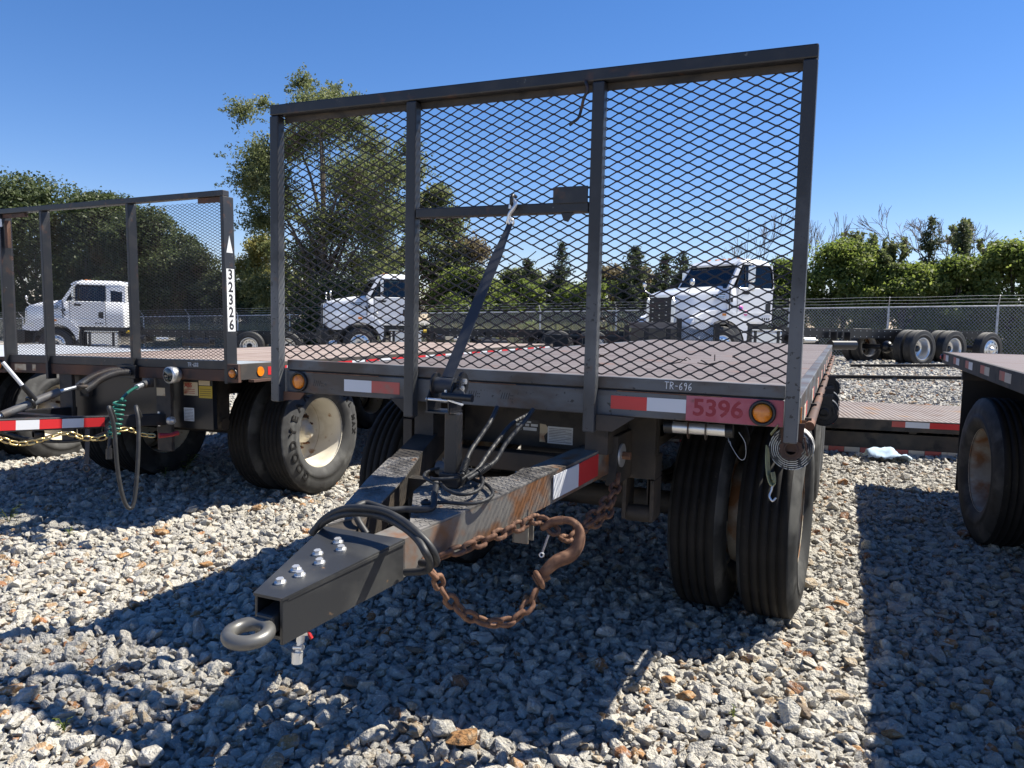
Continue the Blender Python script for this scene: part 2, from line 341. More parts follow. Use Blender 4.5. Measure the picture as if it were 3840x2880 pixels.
    def torus(self, c, ax, R, r, n=24, m=10):
        d, s, u = frame_of(ax); c = Vector(c)
        return self.tube([c + (s * math.cos(2*math.pi*k/n) + u * math.sin(2*math.pi*k/n)) * R for k in range(n)], r, m, True)
    def mesh(self, name, m=None):
        me = bpy.data.meshes.new(name); me.from_pydata(self.v, [], self.f)
        me.polygons.foreach_set('use_smooth', self.s)
        if m is not None: me.materials.append(m)
        bm = bmesh.new(); bm.from_mesh(me); bmesh.ops.recalc_face_normals(bm, faces=bm.faces); bm.to_mesh(me); bm.free()
        me.update(); return me
    def build(self, name, m, parent=None, bevel=0.0, **kw):
        return put(name, self.mesh(name, m), parent, bevel, **kw)
def put(name, me, parent=None, bevel=0.0, label=None, cat=None, group=None, kind=None, loc=None, rot=None):
    o = bpy.data.objects.new(name, me); COL.objects.link(o)
    if parent is not None: o.parent = parent
    if loc is not None: o.location = loc
    if rot is not None: o.rotation_euler = rot
    if bevel:
        b = o.modifiers.new('edge', 'BEVEL'); b.width = bevel; b.segments = 2; b.limit_method = 'ANGLE'; b.angle_limit = rad(40)
        b.harden_normals = False
    tag(o, label, cat, group, kind); return o
def tag(o, label=None, cat=None, group=None, kind=None):
    for k, v in (('label', label), ('category', cat), ('group', group), ('kind', kind)):
        if v: o[k] = v
    return o
def empty(name, loc=(0, 0, 0), rz=0.0, parent=None, rot=None, **kw):
    o = bpy.data.objects.new(name, None); COL.objects.link(o); o.location = loc
    o.rotation_euler = rot if rot else (0, 0, rz); o.empty_display_size = .2
    if parent is not None: o.parent = parent
    return tag(o, **kw)
def kids(o): return [c for c in bpy.data.objects if c.parent == o]
_KID = {}
def copy_tree(o, parent=None, kmap=None):
    if kmap is None:
        kmap = {}
        for c in bpy.data.objects:
            if c.parent: kmap.setdefault(c.parent.name, []).append(c)
    c = o.copy(); COL.objects.link(c); c.parent = parent
    for ch in kmap.get(o.name, []): copy_tree(ch, c, kmap)
    return c
def text_obj(name, s, size, m, parent=None, o=(0, 0, 0), ux=(1, 0, 0), uy=(0, 0, 1), depth=.0012, sx=1.0, bold=0.0, warp=None, **kw):
    cu = bpy.data.curves.new('txt', 'FONT'); cu.body = s; cu.size = size; cu.align_x = 'CENTER'; cu.align_y = 'CENTER'
    cu.extrude = depth; cu.resolution_u = 3; cu.offset = bold
    to = bpy.data.objects.new('txt', cu); me = bpy.data.meshes.new_from_object(to)
    bpy.data.objects.remove(to); bpy.data.curves.remove(cu)
    ux = Vector(ux); uy = Vector(uy); uz = ux.cross(uy).normalized(); o = Vector(o)
    for v in me.vertices:
        x, y, z = v.co
        v.co = warp(x * sx, y, z) if warp else o + ux * (x * sx) + uy * y + uz * z
    me.materials.clear(); me.materials.append(m); me.name = name
    return put(name, me, parent, **kw)
def smooth_path(pts, k=4, closed=False):
    """Catmull-Rom through pts."""
    P = [Vector(p) for p in pts]; n = len(P); out = []
    for i in range(n if closed else n - 1):
        p0 = P[(i-1) % n] if (closed or i > 0) else P[i] * 2 - P[i+1]
        p1 = P[i]; p2 = P[(i+1) % n]; p3 = P[(i+2) % n] if (closed or i + 2 < n) else p2 * 2 - p1
        for j in range(k):
            t = j / k
            out.append(.5 * ((2*p1) + (p2-p0)*t + (2*p0-5*p1+4*p2-p3)*t*t + (3*p1-p0-3*p2+p3)*t**3))
    if not closed: out.append(P[-1])
    return out
def resample(pts, step):
    pts = smooth_path(pts, 12); out = [pts[0]]; acc = 0.0
    for a, b in zip(pts, pts[1:]):
        L = (b - a).length; s = step - acc
        while s <= L and L > 0:
            out.append(a.lerp(b, s / L)); s += step
        acc = (acc + L) % step if L else acc
    return out
def quads_mesh(name, P, m, tri=False):
    """P: (n, 4, 3) array -> one mesh of n separate quads."""
    n = len(P); me = bpy.data.meshes.new(name)
    me.vertices.add(n * 4); me.vertices.foreach_set('co', P.reshape(-1).astype(np.float32))
    me.loops.add(n * 4); me.loops.foreach_set('vertex_index', np.arange(n * 4, dtype=np.int32))
    me.polygons.add(n); me.polygons.foreach_set('loop_start', np.arange(0, n * 4, 4, dtype=np.int32))
    me.polygons.foreach_set('loop_total', np.full(n, 4, dtype=np.int32))
    me.materials.append(m); me.update(calc_edges=True); return me
def gz(x, y):
    t = min(max((y - 5) / 9, 0), 1); t = t * t * (3 - 2 * t)
    return t * (.38 + .026 * max(min(x, 12), -34))
def gz_np(x, y):
    t = np.clip((y - 5) / 9, 0, 1); t = t * t * (3 - 2 * t)
    return t * (.38 + .026 * np.clip(x, -34, 12))
CHAIN_CACHE = {}
def link_mesh(length, width, r, m):
    key = (length, width, r, m.name)
    if key not in CHAIN_CACHE:
        h = length / 2 - width / 2; R = width / 2 - r; pts = []
        for k in range(7): a = -math.pi / 2 + math.pi * k / 6; pts.append((h + R * math.cos(a), R * math.sin(a), 0))
        for k in range(7): a = math.pi / 2 + math.pi * k / 6; pts.append((-h + R * math.cos(a), R * math.sin(a), 0))
        CHAIN_CACHE[key] = MB().tube(pts, r, 7, True).mesh('link', m)
    return CHAIN_CACHE[key]
def chain(parent, pts, length, width, r, m, name='link'):
    me = link_mesh(length, width, r, m); inner = length - 2 * r * 1.15
    P = resample(pts, inner)
    for i in range(len(P) - 1):
        a, b = P[i], P[i + 1]; d, s, u = frame_of(b - a)
        if i % 2: s, u = u, -s
        tw = Matrix.Rotation(random.uniform(-.35, .35) + .6, 3, d); s = tw @ s; u = tw @ u
        M = Matrix((d, s, u)).transposed().to_4x4(); M.translation = (a + b) / 2
        o = put(name, me, parent); o.matrix_local = M
def base(o, loc):
    """move a thing's Empty to its base without moving its parts."""
    o.location = loc
    for c in bpy.data.objects:
        if c.parent == o: c.matrix_parent_inverse = Matrix.Translation(-Vector(loc))
    return o

# ------------------------------------------------------------------ ground
def build_ground():
    xs = np.unique(np.concatenate([np.arange(-260, -40, 20), np.arange(-40, -12, 2), np.arange(-12, 10, .25), np.arange(10, 40, 2), np.arange(40, 261, 20)]))
    ys = np.unique(np.concatenate([np.arange(-120, -8, 16), np.arange(-8, 10, .25), np.arange(10, 40, 1.5), np.arange(40, 261, 20)]))
    X, Y = np.meshgrid(xs, ys); Z = gz_np(X, Y) - .02
    nx, ny = len(xs), len(ys)
    v = np.stack([X.ravel(), Y.ravel(), Z.ravel()], 1)
    i = np.arange((ny - 1) * nx).reshape(ny - 1, nx)[:, :-1].ravel()
    f = np.stack([i, i + 1, i + nx + 1, i + nx], 1)
    me = bpy.data.meshes.new('ground'); me.from_pydata(v.tolist(), [], f.tolist())
    m, nt, b = _new('packed_gravel_ground'); N = nt.nodes; L = nt.links
    tc = N.new('ShaderNodeTexCoord'); vo = N.new('ShaderNodeTexVoronoi'); vo.inputs['Scale'].default_value = 17
    L.new(tc.outputs['Object'], vo.inputs['Vector'])
    cr = N.new('ShaderNodeValToRGB'); e = cr.color_ramp.elements
    e[0].color = (.20, .20, .195, 1); e[1].color = (.46, .45, .42, 1); q = e.new(.55); q.color = (.36, .355, .34, 1); q = e.new(.93); q.color = (.27, .19, .11, 1)
    sp = N.new('ShaderNodeSeparateColor'); L.new(vo.outputs['Color'], sp.inputs[0]); L.new(sp.outputs[0], cr.inputs[0])
    L.new(cr.outputs[0], b.inputs['Base Color']); b.inputs['Roughness'].default_value = .95
    bp = N.new('ShaderNodeBump'); bp.inputs['Strength'].default_value = .8; bp.inputs['Distance'].default_value = .03; bp.invert = True
    L.new(vo.outputs['Distance'], bp.inputs['Height']); L.new(bp.outputs[0], b.inputs['Normal'])
    me.materials.append(m)
    put('ground', me, kind='structure')
build_ground()

def stone_mesh(i, m):
    r = random.Random(100 + i); bm = bmesh.new()
    ax = Vector((1.0, r.uniform(.66, .95), r.uniform(.45, .75)))
    for k in range(r.choice((13, 16, 20))):
        d = Vector((r.gauss(0, 1), r.gauss(0, 1), r.gauss(0, 1))).normalized() * r.uniform(.82, 1.12)
        bm.verts.new((d.x * ax.x, d.y * ax.y, d.z * ax.z))
    res = bmesh.ops.convex_hull(bm, input=bm.verts)
    bmesh.ops.delete(bm, geom=[g for g in res['geom_interior'] if isinstance(g, bmesh.types.BMVert)], context='VERTS')
    bmesh.ops.dissolve_limit(bm, angle_limit=rad(16), verts=bm.verts, edges=bm.edges)
    bmesh.ops.bevel(bm, geom=list(bm.edges), offset=.055, segments=1, profile=.5, affect='EDGES', clamp_overlap=True)
    me = bpy.data.meshes.new('stone'); bm.to_mesh(me); bm.free()
    me.materials.append(m)
    me.polygons.foreach_set('use_smooth', [False] * len(me.polygons))
    return me
STONES = [stone_mesh(i, MT['stone']) for i in range(14)]
ROCK_SPOTS = []
def build_gravel():
    pts = []; 
    def layer(x0, x1, y0, y1, pitch, rmin, rmax, lift, keep=1.0, tp=0.0):
        nx = int((x1 - x0) / pitch); ny = int((y1 - y0) / pitch)
        gx, gy = np.meshgrid(np.arange(nx), np.arange(ny)); gx = gx.ravel(); gy = gy.ravel()
        x = x0 + (gx + .5 * (gy % 2) + RNG.uniform(-.42, .42, gx.size)) * pitch; y = y0 + (gy + RNG.uniform(-.42, .42, gx.size)) * pitch
        ok = RNG.uniform(0, 1, x.size) < keep
        # only where the view (or one a step aside) can see
        dx = x - CAM_LOC.x; dy = y - CAM_LOC.y
        fw = dx * -math.sin(YAW) + dy * math.cos(YAW); sd = dx * math.cos(YAW) + dy * math.sin(YAW)
        ok &= (fw > .9) & (np.abs(sd) < fw * .8 + 1.6)
        x = x[ok]; y = y[ok]; u = RNG.uniform(0, 1, x.size) ** 2.0
        s = rmin + (rmax - rmin) * u
        z = gz_np(x, y) + lift + s * RNG.uniform(-.15, .45, x.size)
        pts.append(np.stack([x, y, z, s], 1))
    layer(-7, 6, -3, 6.5, .036, .014, .030, -.014)
    layer(-7, 6, -3, 6.5, .052, .023, .048, -.010, .95)
    layer(-7, 6, -3, 6.5, .15, .036, .066, -.002, .55)
    layer(-15, -7, 0, 6.5, .06, .025, .05, -.006)
    layer(-20, 9, 6.5, 15, .065, .027, .055, -.006)
    layer(-20, 9, 6.5, 15, .12, .035, .07, .0, .6)
    layer(-32, 13, 15, 25, .12, .045, .085, -.01)
    P = np.concatenate(pts); n = len(P)
    me = bpy.data.meshes.new('gravel'); me.vertices.add(n); me.vertices.foreach_set('co', P[:, :3].reshape(-1).astype(np.float32))
    a = me.attributes.new('scl', 'FLOAT_VECTOR', 'POINT')
    sc = P[:, 3:4] * RNG.uniform(.8, 1.2, (n, 3)) ; a.data.foreach_set('vector', sc.reshape(-1).astype(np.float32))
    a = me.attributes.new('rot', 'FLOAT_VECTOR', 'POINT')
    ro = np.stack([RNG.normal(0, .4, n), RNG.normal(0, .4, n), RNG.uniform(0, 6.283, n)], 1); a.data.foreach_set('vector', ro.reshape(-1).astype(np.float32))
    a = me.attributes.new('pick', 'INT', 'POINT'); a.data.foreach_set('value', RNG.integers(0, len(STONES), n).astype(np.int32))
    lib = bpy.data.collections.new('stone_library')
    for k, s in enumerate(STONES):
        o = bpy.data.objects.new('stone_%02d' % k, s); lib.objects.link(o)
    g = bpy.data.node_groups.new('gravel_scatter', 'GeometryNodeTree')
    g.interface.new_socket('Geometry', in_out='INPUT', socket_type='NodeSocketGeometry')
    g.interface.new_socket('Geometry', in_out='OUTPUT', socket_type='NodeSocketGeometry')
    N = g.nodes; L = g.links
    gi = N.new('NodeGroupInput'); go = N.new('NodeGroupOutput'); mp = N.new('GeometryNodeMeshToPoints'); ip = N.new('GeometryNodeInstanceOnPoints')
    ci = N.new('GeometryNodeCollectionInfo'); ci.inputs['Collection'].default_value = lib
    ci.inputs['Separate Children'].default_value = True; ci.inputs['Reset Children'].default_value = True
    def attr(nm, t):
        q = N.new('GeometryNodeInputNamedAttribute'); q.data_type = t; q.inputs['Name'].default_value = nm; return q.outputs['Attribute']
    L.new(gi.outputs[0], mp.inputs['Mesh']); L.new(mp.outputs[0], ip.inputs['Points']); L.new(ci.outputs[0], ip.inputs['Instance'])
    ip.inputs['Pick Instance'].default_value = True
    L.new(attr('pick', 'INT'), ip.inputs['Instance Index']); L.new(attr('rot', 'FLOAT_VECTOR'), ip.inputs['Rotation']); L.new(attr('scl', 'FLOAT_VECTOR'), ip.inputs['Scale'])
    L.new(ip.outputs[0], go.inputs[0])
    o = put('gravel', me, kind='stuff', label='loose pale grey crushed limestone with a few orange stones')
    md = o.modifiers.new('scatter', 'NODES'); md.node_group = g
    print('gravel stones', n)
build_gravel()

# stones that stand out of the gravel
def rock(x, y, s, m, label, rz, seed, flat=1.0):
    me = stone_mesh(seed, MT[m])
    o = put('loose_rock', me, label=label, cat='rock', loc=(x, y, s * .35), rot=(random.uniform(-.2, .2), random.uniform(-.2, .2), rz)); o.scale = (s, s * .85, s * .9 * flat)
    return o

# ------------------------------------------------------------------ chain link fence
def build_fence():
    Y = 25.6; x0 = -48.0; x1 = 18.0; S = 3.13; xp = 2.69
    railz = lambda x: 2.06 + .0288 * x
    botz = lambda x: gz(x, Y) + .03
    f = empty('chain_link_fence', (0, Y, gz(0, Y)), label='long galvanised chain link fence topped with barbed wire behind the white trucks', cat='fence')
    lo = Vector((0, Y, gz(0, Y)))
    k0 = math.ceil((x0 - xp) / S); k1 = math.floor((x1 - xp) / S)
    post = None
    for k in range(k0, k1 + 1):
        x = xp + k * S; h = railz(x) - gz(x, Y) + .03
        p = MB().cyl((0, 0, -.1), (0, 0, h), .036, 10).build('fence_post', MT['galv'], f, loc=(x, 0, gz(x, Y) - lo.z))
        MB().beam((0, 0, h), (0, -.26, h + .30), .03, .03).build('wire_arm', MT['galv'], p)
    MB().tube([(x, 0, railz(x) - lo.z) for x in np.arange(x0, x1 + .1, S)], .024, 8).build('top_rail', MT['galv'], f)
    MB().tube([(x, 0, botz(x) - lo.z + .02) for x in np.arange(x0, x1 + .1, S)], .006, 5).build('bottom_wire', MT['galv'], f)
    for q in range(3):
        t = (q + 1) / 3
        MB().tube([(x, -.26 * t, railz(x) - lo.z + .03 + .30 * t + (-.02 if i % 2 else 0)) for i, x in enumerate(np.arange(x0, x1 + .1, S / 2))], .004, 4).build('barbed_wire', MT['galv'], f)
    P = []; per = .10; r = .0042
    n = int((x1 - x0) / per)
    for sgn in (1, -1):
        for i in range(-30, n):
            xa = x0 + i * per; 
            H = 1.72
            xb = xa + sgn * H * .85
            za, zb = botz(xa), railz(xb)
            if min(xa, xb) < x0 - 1 or max(xa, xb) > x1 + 1: continue
            m = 4
            for j in range(m):
                t0, t1 = j / m, (j + 1) / m
                p = np.array([xa + (xb - xa) * t0, .008 * sgn, za + (zb - za) * t0 - lo.z]); q = np.array([xa + (xb - xa) * t1, .008 * sgn, za + (zb - za) * t1 - lo.z])
                d = (q - p) / np.linalg.norm(q - p); s = np.array([d[2], 0, -d[0]])
                P.append([p - s * r, q - s * r, q + s * r, p + s * r])
                yv = np.array([0, r, 0]); P.append([p - yv, q - yv, q + yv, p + yv])
    put('wire_fabric', quads_mesh('wire_fabric', np.array(P), MT['galv']), f, kind='stuff')
build_fence()

# ------------------------------------------------------------------ vegetation
def leaf_quads(blobs, n, size, up=.35, asp=.55, shell=.55, seed=0):
    """blobs: (x, y, z, rx, ry, rz, weight)."""
    g = np.random.default_rng(seed); B = np.array([b[:6] for b in blobs], float)
    w = np.array([b[6] if len(b) > 6 else b[3] * b[4] * b[5] for b in blobs], float); w = w ** .8; w /= w.sum()
    k = g.choice(len(B), n, p=w)
    d = g.normal(size=(n, 3)); d /= np.linalg.norm(d, axis=1, keepdims=True)
    rr = (shell + (1 - shell) * g.uniform(0, 1, n)) * g.uniform(.75, 1.12, n)
    c = B[k, :3] + d * B[k, 3:6] * rr[:, None]
    nr = d * .5 + g.normal(size=(n, 3)) * .7 + np.array([0, 0, up]); nr /= np.linalg.norm(nr, axis=1, keepdims=True)
    t = np.cross(nr, g.normal(size=(n, 3))); t /= np.linalg.norm(t, axis=1, keepdims=True); b = np.cross(nr, t)
    s = size * g.uniform(.55, 1.3, n)[:, None]
    a = t * s; bb = b * s * asp
    fold = nr * s * .18
    return np.stack([c - a, c - bb * 1 + fold, c + a, c + bb * 1 + fold], 1)
def limbs(blobs, base_r, H, n, seed, lean=0.0):
    r = random.Random(seed); mb = MB()
    top = (lean, 0, H)
    mb.tube(smooth_path([(0, 0, -.2), (r.uniform(-.1, .1), r.uniform(-.1, .1), H * .3), (lean * .5, 0, H * .6), top], 4), [base_r * (1 - .8 * i / 12) for i in range(13)], 8)
    bl = sorted(blobs, key=lambda b: -b[3])
    for b in (bl * 3)[:n]:
        z0 = r.uniform(.25, .65) * min(H, b[2]); e = (b[0] + r.uniform(-.4, .4) * b[3], b[1] + r.uniform(-.4, .4) * b[4], b[2] + r.uniform(-.1, .5) * b[5])
        mid = ((e[0]) * .45, e[1] * .45, z0 + (e[2] - z0) * .6)
        mb.tube(smooth_path([(lean * z0 / H * .5, 0, z0), mid, e], 3), [base_r * .42, base_r * .36, base_r * .3, base_r * .24, base_r * .18, base_r * .12, base_r * .06], 5)
    return mb
def blob_crown(W, D, z0, z1, n, seed, rb=(.28, .46), taper=.5, zs=.8):
    """clumps through a crown W wide, D deep between z0 and z1."""
    r = random.Random(seed); out = []
    for i in range(n):
        t = r.random(); z = z0 + (z1 - z0) * t
        wz = (math.sin(math.pi * min(max(t * .85 + .15, 0), 1)) ** .6) * (1 - taper * max(0, t - .5))
        a = r.uniform(0, 2 * math.pi); q = r.uniform(.2, 1) ** .6
        s = r.uniform(*rb) * min(W, z1 - z0) * .5
        x = math.cos(a) * q * (W / 2 - s * .6) * wz; y = math.sin(a) * q * (D / 2 - s * .6) * wz
        out.append((x, y, min(z, z1 - s * zs * .85), s, s, s * zs))
    return out
def spray_points(blobs, per, seed, ln=(.9, 1.7), step=.10, jit=.06, up=.25):
    """leafy shoots breaking out of the clumps."""
    r = random.Random(seed); out = []
    for b in blobs:
        for _ in range(per):
            d = Vector((r.gauss(0, 1), r.gauss(0, 1), r.gauss(0, .8) + up)); d.normalize(); L = r.uniform(*ln)
            p = Vector((b[0], b[1], b[2])); e = Vector((d.x * b[3], d.y * b[4], d.z * b[5])) * L; n = max(3, int(e.length / step))
            for k in range(int(n * .35), n):
                t = k / n; out.append((p.x + e.x * t + r.gauss(0, jit), p.y + e.y * t + r.gauss(0, jit), p.z + e.z * t - .10 * t * t * e.length * .5 + r.gauss(0, jit)))
    return np.array(out)
def leaves_at(c, size, seed, asp=.5, up=.3, rep=1):
    g = np.random.default_rng(seed); c = np.repeat(c, rep, 0); n = len(c); c = c + g.normal(0, size * .6, (n, 3))
    nr = g.normal(size=(n, 3)) + np.array([0, 0, up]); nr /= np.linalg.norm(nr, axis=1, keepdims=True)
    t = np.cross(nr, g.normal(size=(n, 3))); t /= np.linalg.norm(t, axis=1, keepdims=True); b = np.cross(nr, t)
    s = size * g.uniform(.55, 1.3, n)[:, None]
    return np.stack([c - t * s, c - b * s * asp + nr * s * .18, c + t * s, c + b * s * asp + nr * s * .18], 1)
def tree(name, x, y, blobs, nleaf, size, leafm, label, cat, H=3, br=.12, nl=8, seed=1, group=None, up=.35, asp=.55, shell=.5, lean=0.0, spray=4):
    e = empty(name, (x, y, gz(x, y) - .02), label=label, cat=cat, group=group)
    Q = leaf_quads(blobs, nleaf, size, up, asp, shell, seed)
    if spray: Q = np.concatenate([Q, leaves_at(spray_points(blobs, spray, seed), size * .85, seed, asp, up, 2)])
    put('crown', quads_mesh('crown', Q, MT[leafm]), e)
    limbs(blobs, br, H, nl, seed, lean).build('trunk', MT['bark'], e)
    return e
def cedar(x, y, H, W, label, n=150, seed=1, group='cedars beyond the fence'):
    e = empty('cedar_tree', (x, y, gz(x, y) - .02), label=label, cat='tree', group=group)
    r = random.Random(seed); pts = []; lx, ly = r.uniform(-.12, .12), r.uniform(-.1, .1)
    for k in range(n):
        t = r.random() ** 1.25; z = .1 + t * (H - .1); a = r.uniform(0, 6.283); L = (W / 2) * (1 - t) ** .8 * r.uniform(.45, 1.3) + .10; rise = r.uniform(-.05, .55)
        m = max(3, int(L / .055))
        for q in range(m):
            u = (q + 1) / m; w = .03 + .10 * (1 - u) * L
            for _ in range(2): pts.append((lx * t + math.cos(a) * L * u + r.gauss(0, w), ly * t + math.sin(a) * L * u + r.gauss(0, w), z + rise * L * u * u + r.gauss(0, w)))
    for k in range(30): pts.append((lx + r.gauss(0, .03), ly + r.gauss(0, .03), H - .5 * r.random() ** 1.5 + .05))
    put('crown', quads_mesh('crown', leaves_at(np.array(pts), .085, seed, .32, .2, 3), MT['leaf_cedar']), e)
    MB().tube([(0, 0, -.2), (lx * .5, ly * .5, H * .5), (lx, ly, H)], [W * .03 + .02, W * .02 + .01, .006], 6).build('trunk', MT['bark'], e)
def bare_tree(x, y, H, W, label, seed, depth=5, trunk=.06, group='leafless trees beyond the fence', leaf=None, size=.1, rep=5, name='bare_tree'):
    r = random.Random(seed); mb = MB(); tips = []
    def grow(p, d, L, R, lv):
        q = p + d * L; mid = p.lerp(q, .5) + Vector((r.uniform(-1, 1), r.uniform(-1, 1), r.uniform(-.5, .5))) * L * .07
        mb.tube([p, mid, q], [max(R, .009), max(R * .85, .008), max(R * .7, .007)], 3 if lv < depth - 1 else 6)
        if lv <= 2:
            for t in (.2, .45, .7, .95): tips.append(tuple(p.lerp(q, t)))
        if lv <= 0: return
        for k in range(r.choice((2, 3, 3)) if lv > 1 else 3):
            ax = Vector((r.uniform(-1, 1), r.uniform(-1, 1), 0)).normalized()
            nd = (Matrix.Rotation(r.uniform(.25, .75), 3, ax) @ d); nd.z += .12; nd.x *= W / H * 1.3; nd.normalize()
            grow(q if k else p.lerp(q, .75), nd, L * r.uniform(.62, .85), R * .62, lv - 1)
    grow(Vector((0, 0, -.1)), Vector((r.uniform(-.1, .1), 0, 1)).normalized(), H * .36, trunk, depth)
    e = empty(name, (x, y, gz(x, y) - .02), label=label, cat='tree', group=group)
    mb.build('branches', MT['twig' if leaf is None else 'bark'], e)
    if leaf: put('crown', quads_mesh('crown', leaves_at(np.array(tips), size, seed, .5, .3, rep), MT[leaf]), e)

def crown_at(W, D, z0, top, n, seed, base_z, **k):
    return blob_crown(W, D, z0 - base_z, top - base_z, n, seed, **k)
def put_tree(x, y, W, z0, top, n, leaf, size, mt, label, seed, D=None, nb=26, H=None, br=.12, group='broadleaf trees beyond the fence', **k):
    b = gz(x, y)
    kw = {q: k.pop(q) for q in ('rb', 'taper', 'zs') if q in k}
    bl = crown_at(W, D or W * .8, z0, top, nb, seed, b, **kw)
    return tree('broadleaf_tree', x, y, bl, n, size, mt, label, 'tree', H=H or (top - b) * .7, br=br, seed=seed, group=group, **k)
# dark dense trees at the left edge
put_tree(-47.0, 30.5, 11.5, -.5, 9.9, 45600, 0, 0.125, 'leaf_dark', 'tallest of the dense dark green trees behind the trailer numbered 32326', 21, nb=60, shell=.7, taper=.2, spray=3, up=.6)
put_tree(-41.8, 31.5, 8.5, -.5, 8.7, 32300, 0, 0.119, 'leaf_dark', 'dense dark round tree beside the tallest dark tree over the left mesh headboard', 22, nb=46, shell=.7, taper=.2, spray=3, up=.6)
put_tree(-37.0, 30.5, 6.8, -.4, 7.5, 26600, 0, 0.112, 'leaf_dark', 'lower dense dark tree seen through the left mesh headboard beside a gap of sky', 23, nb=40, shell=.7, taper=.2, spray=3, up=.6)
put_tree(-33.8, 29.6, 5.2, -.4, 6.0, 19000, 0, 0.106, 'leaf_dark', 'sloping dark bushy tree seen through the right panel of the left mesh headboard', 24, nb=34, shell=.7, taper=.2, up=.4)
put_tree(-31.3, 29.0, 4.2, -.4, 5.2, 17100, 0, 0.092, 'leaf_cedar', 'nearly black round tree just left of the 32326 numbers', 25, nb=34, shell=.6)
put_tree(-29.0, 31.5, 5.2, -.2, 5.9, 20900, 0, 0.099, 'leaf_yellow', 'yellow green tree standing in the gap right of the 32326 post', 26, nb=34, shell=.4)
put_tree(-28.6, 28.6, 4.4, -.4, 3.2, 13300, 0, 0.099, 'leaf_cedar', 'low dark shrub under the yellow green tree behind the fence', 27, nb=24, group='shrubs beyond the fence')
# the tall tree behind the headboard
def tall_tree():
    x, y = -23.0, 29.0; b = gz(x, y); r = random.Random(5); bl = []
    # (dx, z, radius) clumps following the outline of the crown
    for dx, z, s in ((-4.6, 8.6, .75), (-5.0, 9.5, .55), (-5.3, 10.2, .4), (-4.2, 7.4, .8), (-4.6, 6.2, .55), (-3.6, 10.2, .9), (-3.2, 11.3, .7), (-3.5, 12.2, .4), (-2.4, 11.9, .7), (-1.6, 12.1, .8),
                     (-.7, 12.3, .7), (.2, 12.4, .6), (.9, 12.2, .5), (-2.6, 9.2, 1.2), (-1.4, 10.4, 1.3), (.2, 10.8, 1.3), (1.6, 10.9, 1.1), (2.8, 10.3, .9), (3.6, 9.4, .8), (2.4, 9.0, 1.3),
                     (4.4, 8.6, .9), (5.2, 7.8, .7), (4.2, 9.6, .6), (2.9, 11.3, .6), (3.9, 6.6, 1.1), (5.0, 6.0, .9), (3.6, 7.8, 1.2), (4.9, 6.9, .8), (-3.2, 8.0, 1.1), (-1.8, 7.6, 1.3), (0, 8.4, 1.5), (1.6, 7.4, 1.3), (-3.0, 6.2, 1.1), (-1.4, 5.9, 1.2), (.4, 6.0, 1.4), (2.2, 5.8, 1.3),
                     (4.0, 5.6, 1.1), (-2.6, 4.4, 1.2), (-1.0, 4.0, 1.3), (.8, 4.0, 1.3), (2.6, 4.0, 1.3), (4.4, 4.2, 1.0), (-2.2, 2.6, 1.2), (0, 2.3, 1.3), (2.0, 2.3, 1.3), (4.0, 2.6, 1.1), (-3.6, 3.0, .9), (5.4, 5.0, .7), (5.2, 3.2, .9), (-4.0, 5.0, .5), (-2.5, 1.2, 1.1), (0, .9, 1.1), (2.5, .9, 1.1), (4.6, 1.3, 1.0)):
        bl.append((dx, r.uniform(-2.4, 2.0), z - b, s * 1.22, s * 1.3, s * 1.05))
    e = empty('broadleaf_tree', (x, y, b - .02), label='tall airy green tree towering behind the black mesh headboard', cat='tree')
    put('crown', quads_mesh('crown', np.concatenate([leaf_quads(bl, 110000, .075, .3, .5, .0, 55), leaves_at(spray_points(bl, 20, 56, (.8, 1.7), .08, .06, .2), .07, 57, .5, .3, 4)]), MT['leaf_mid']), e)
    low = [q for q in bl if q[2] < 4.2]
    limbs(bl, .26, 9.5, 22, 5).build('trunk', MT['bark'], e)
    return e
tall_tree()
put_tree(-20.6, 27.6, 7.5, -.2, 3.0, 20900, 0, 0.099, 'leaf_dark', 'dark understory thicket at the foot of the tall tree behind the middle truck', 31, nb=40, taper=.2, group='shrubs beyond the fence')
put_tree(-17.6, 30.8, 4.6, -.1, 8.0, 24700, 0, 0.086, 'leaf_mid', 'slim green tree against the right flank of the tall tree', 32, nb=40, shell=.3, spray=6)
put_tree(-15.9, 31.2, 4.4, -.1, 5.4, 18050, 0, 0.086, 'leaf_brown', 'thin brownish green tree right of the slim tree in the middle mesh panel', 33, nb=34, shell=.3, spray=6)
BUSH = 'shrubs beyond the fence'
put_tree(-19.3, 27.2, 2.6, -.1, 3.4, 8550, 0, 0.073, 'leaf_bright', 'pale bright green bush beside the windscreen of the middle truck', 34, nb=20, group=BUSH)
put_tree(-14.6, 28.8, 5.4, .0, 3.7, 28500, 0, 0.073, 'leaf_bright', 'bright green shrub left of the diagonal strap behind the fence', 35, nb=44, taper=.2, spray=9, rb=(.2, .44), group=BUSH)
put_tree(-11.6, 28.6, 5.6, .0, 3.2, 28500, 0, 0.073, 'leaf_bright', 'bright green shrub right behind the diagonal strap and the fence', 36, nb=46, taper=.2, spray=9, rb=(.2, .44), group=BUSH)
put_tree(-8.3, 29.0, 5.8, .1, 3.2, 28500, 0, 0.073, 'leaf_bright', 'bright green shrub seen left of the third headboard post', 37, nb=46, taper=.2, spray=9, rb=(.2, .44), group=BUSH)
put_tree(-5.0, 29.4, 5.4, .1, 3.1, 26600, 0, 0.073, 'leaf_bright', 'bright green shrub just left of the right white truck', 38, nb=44, taper=.2, spray=9, rb=(.2, .44), group=BUSH)
put_tree(-13.0, 31.5, 7.0, .1, 3.9, 18050, 0, 0.099, 'leaf_mid', 'dull green shrub mass behind the bright shrubs left of the spire cedar', 39, nb=46, taper=.2, spray=9, rb=(.2, .44), group=BUSH)
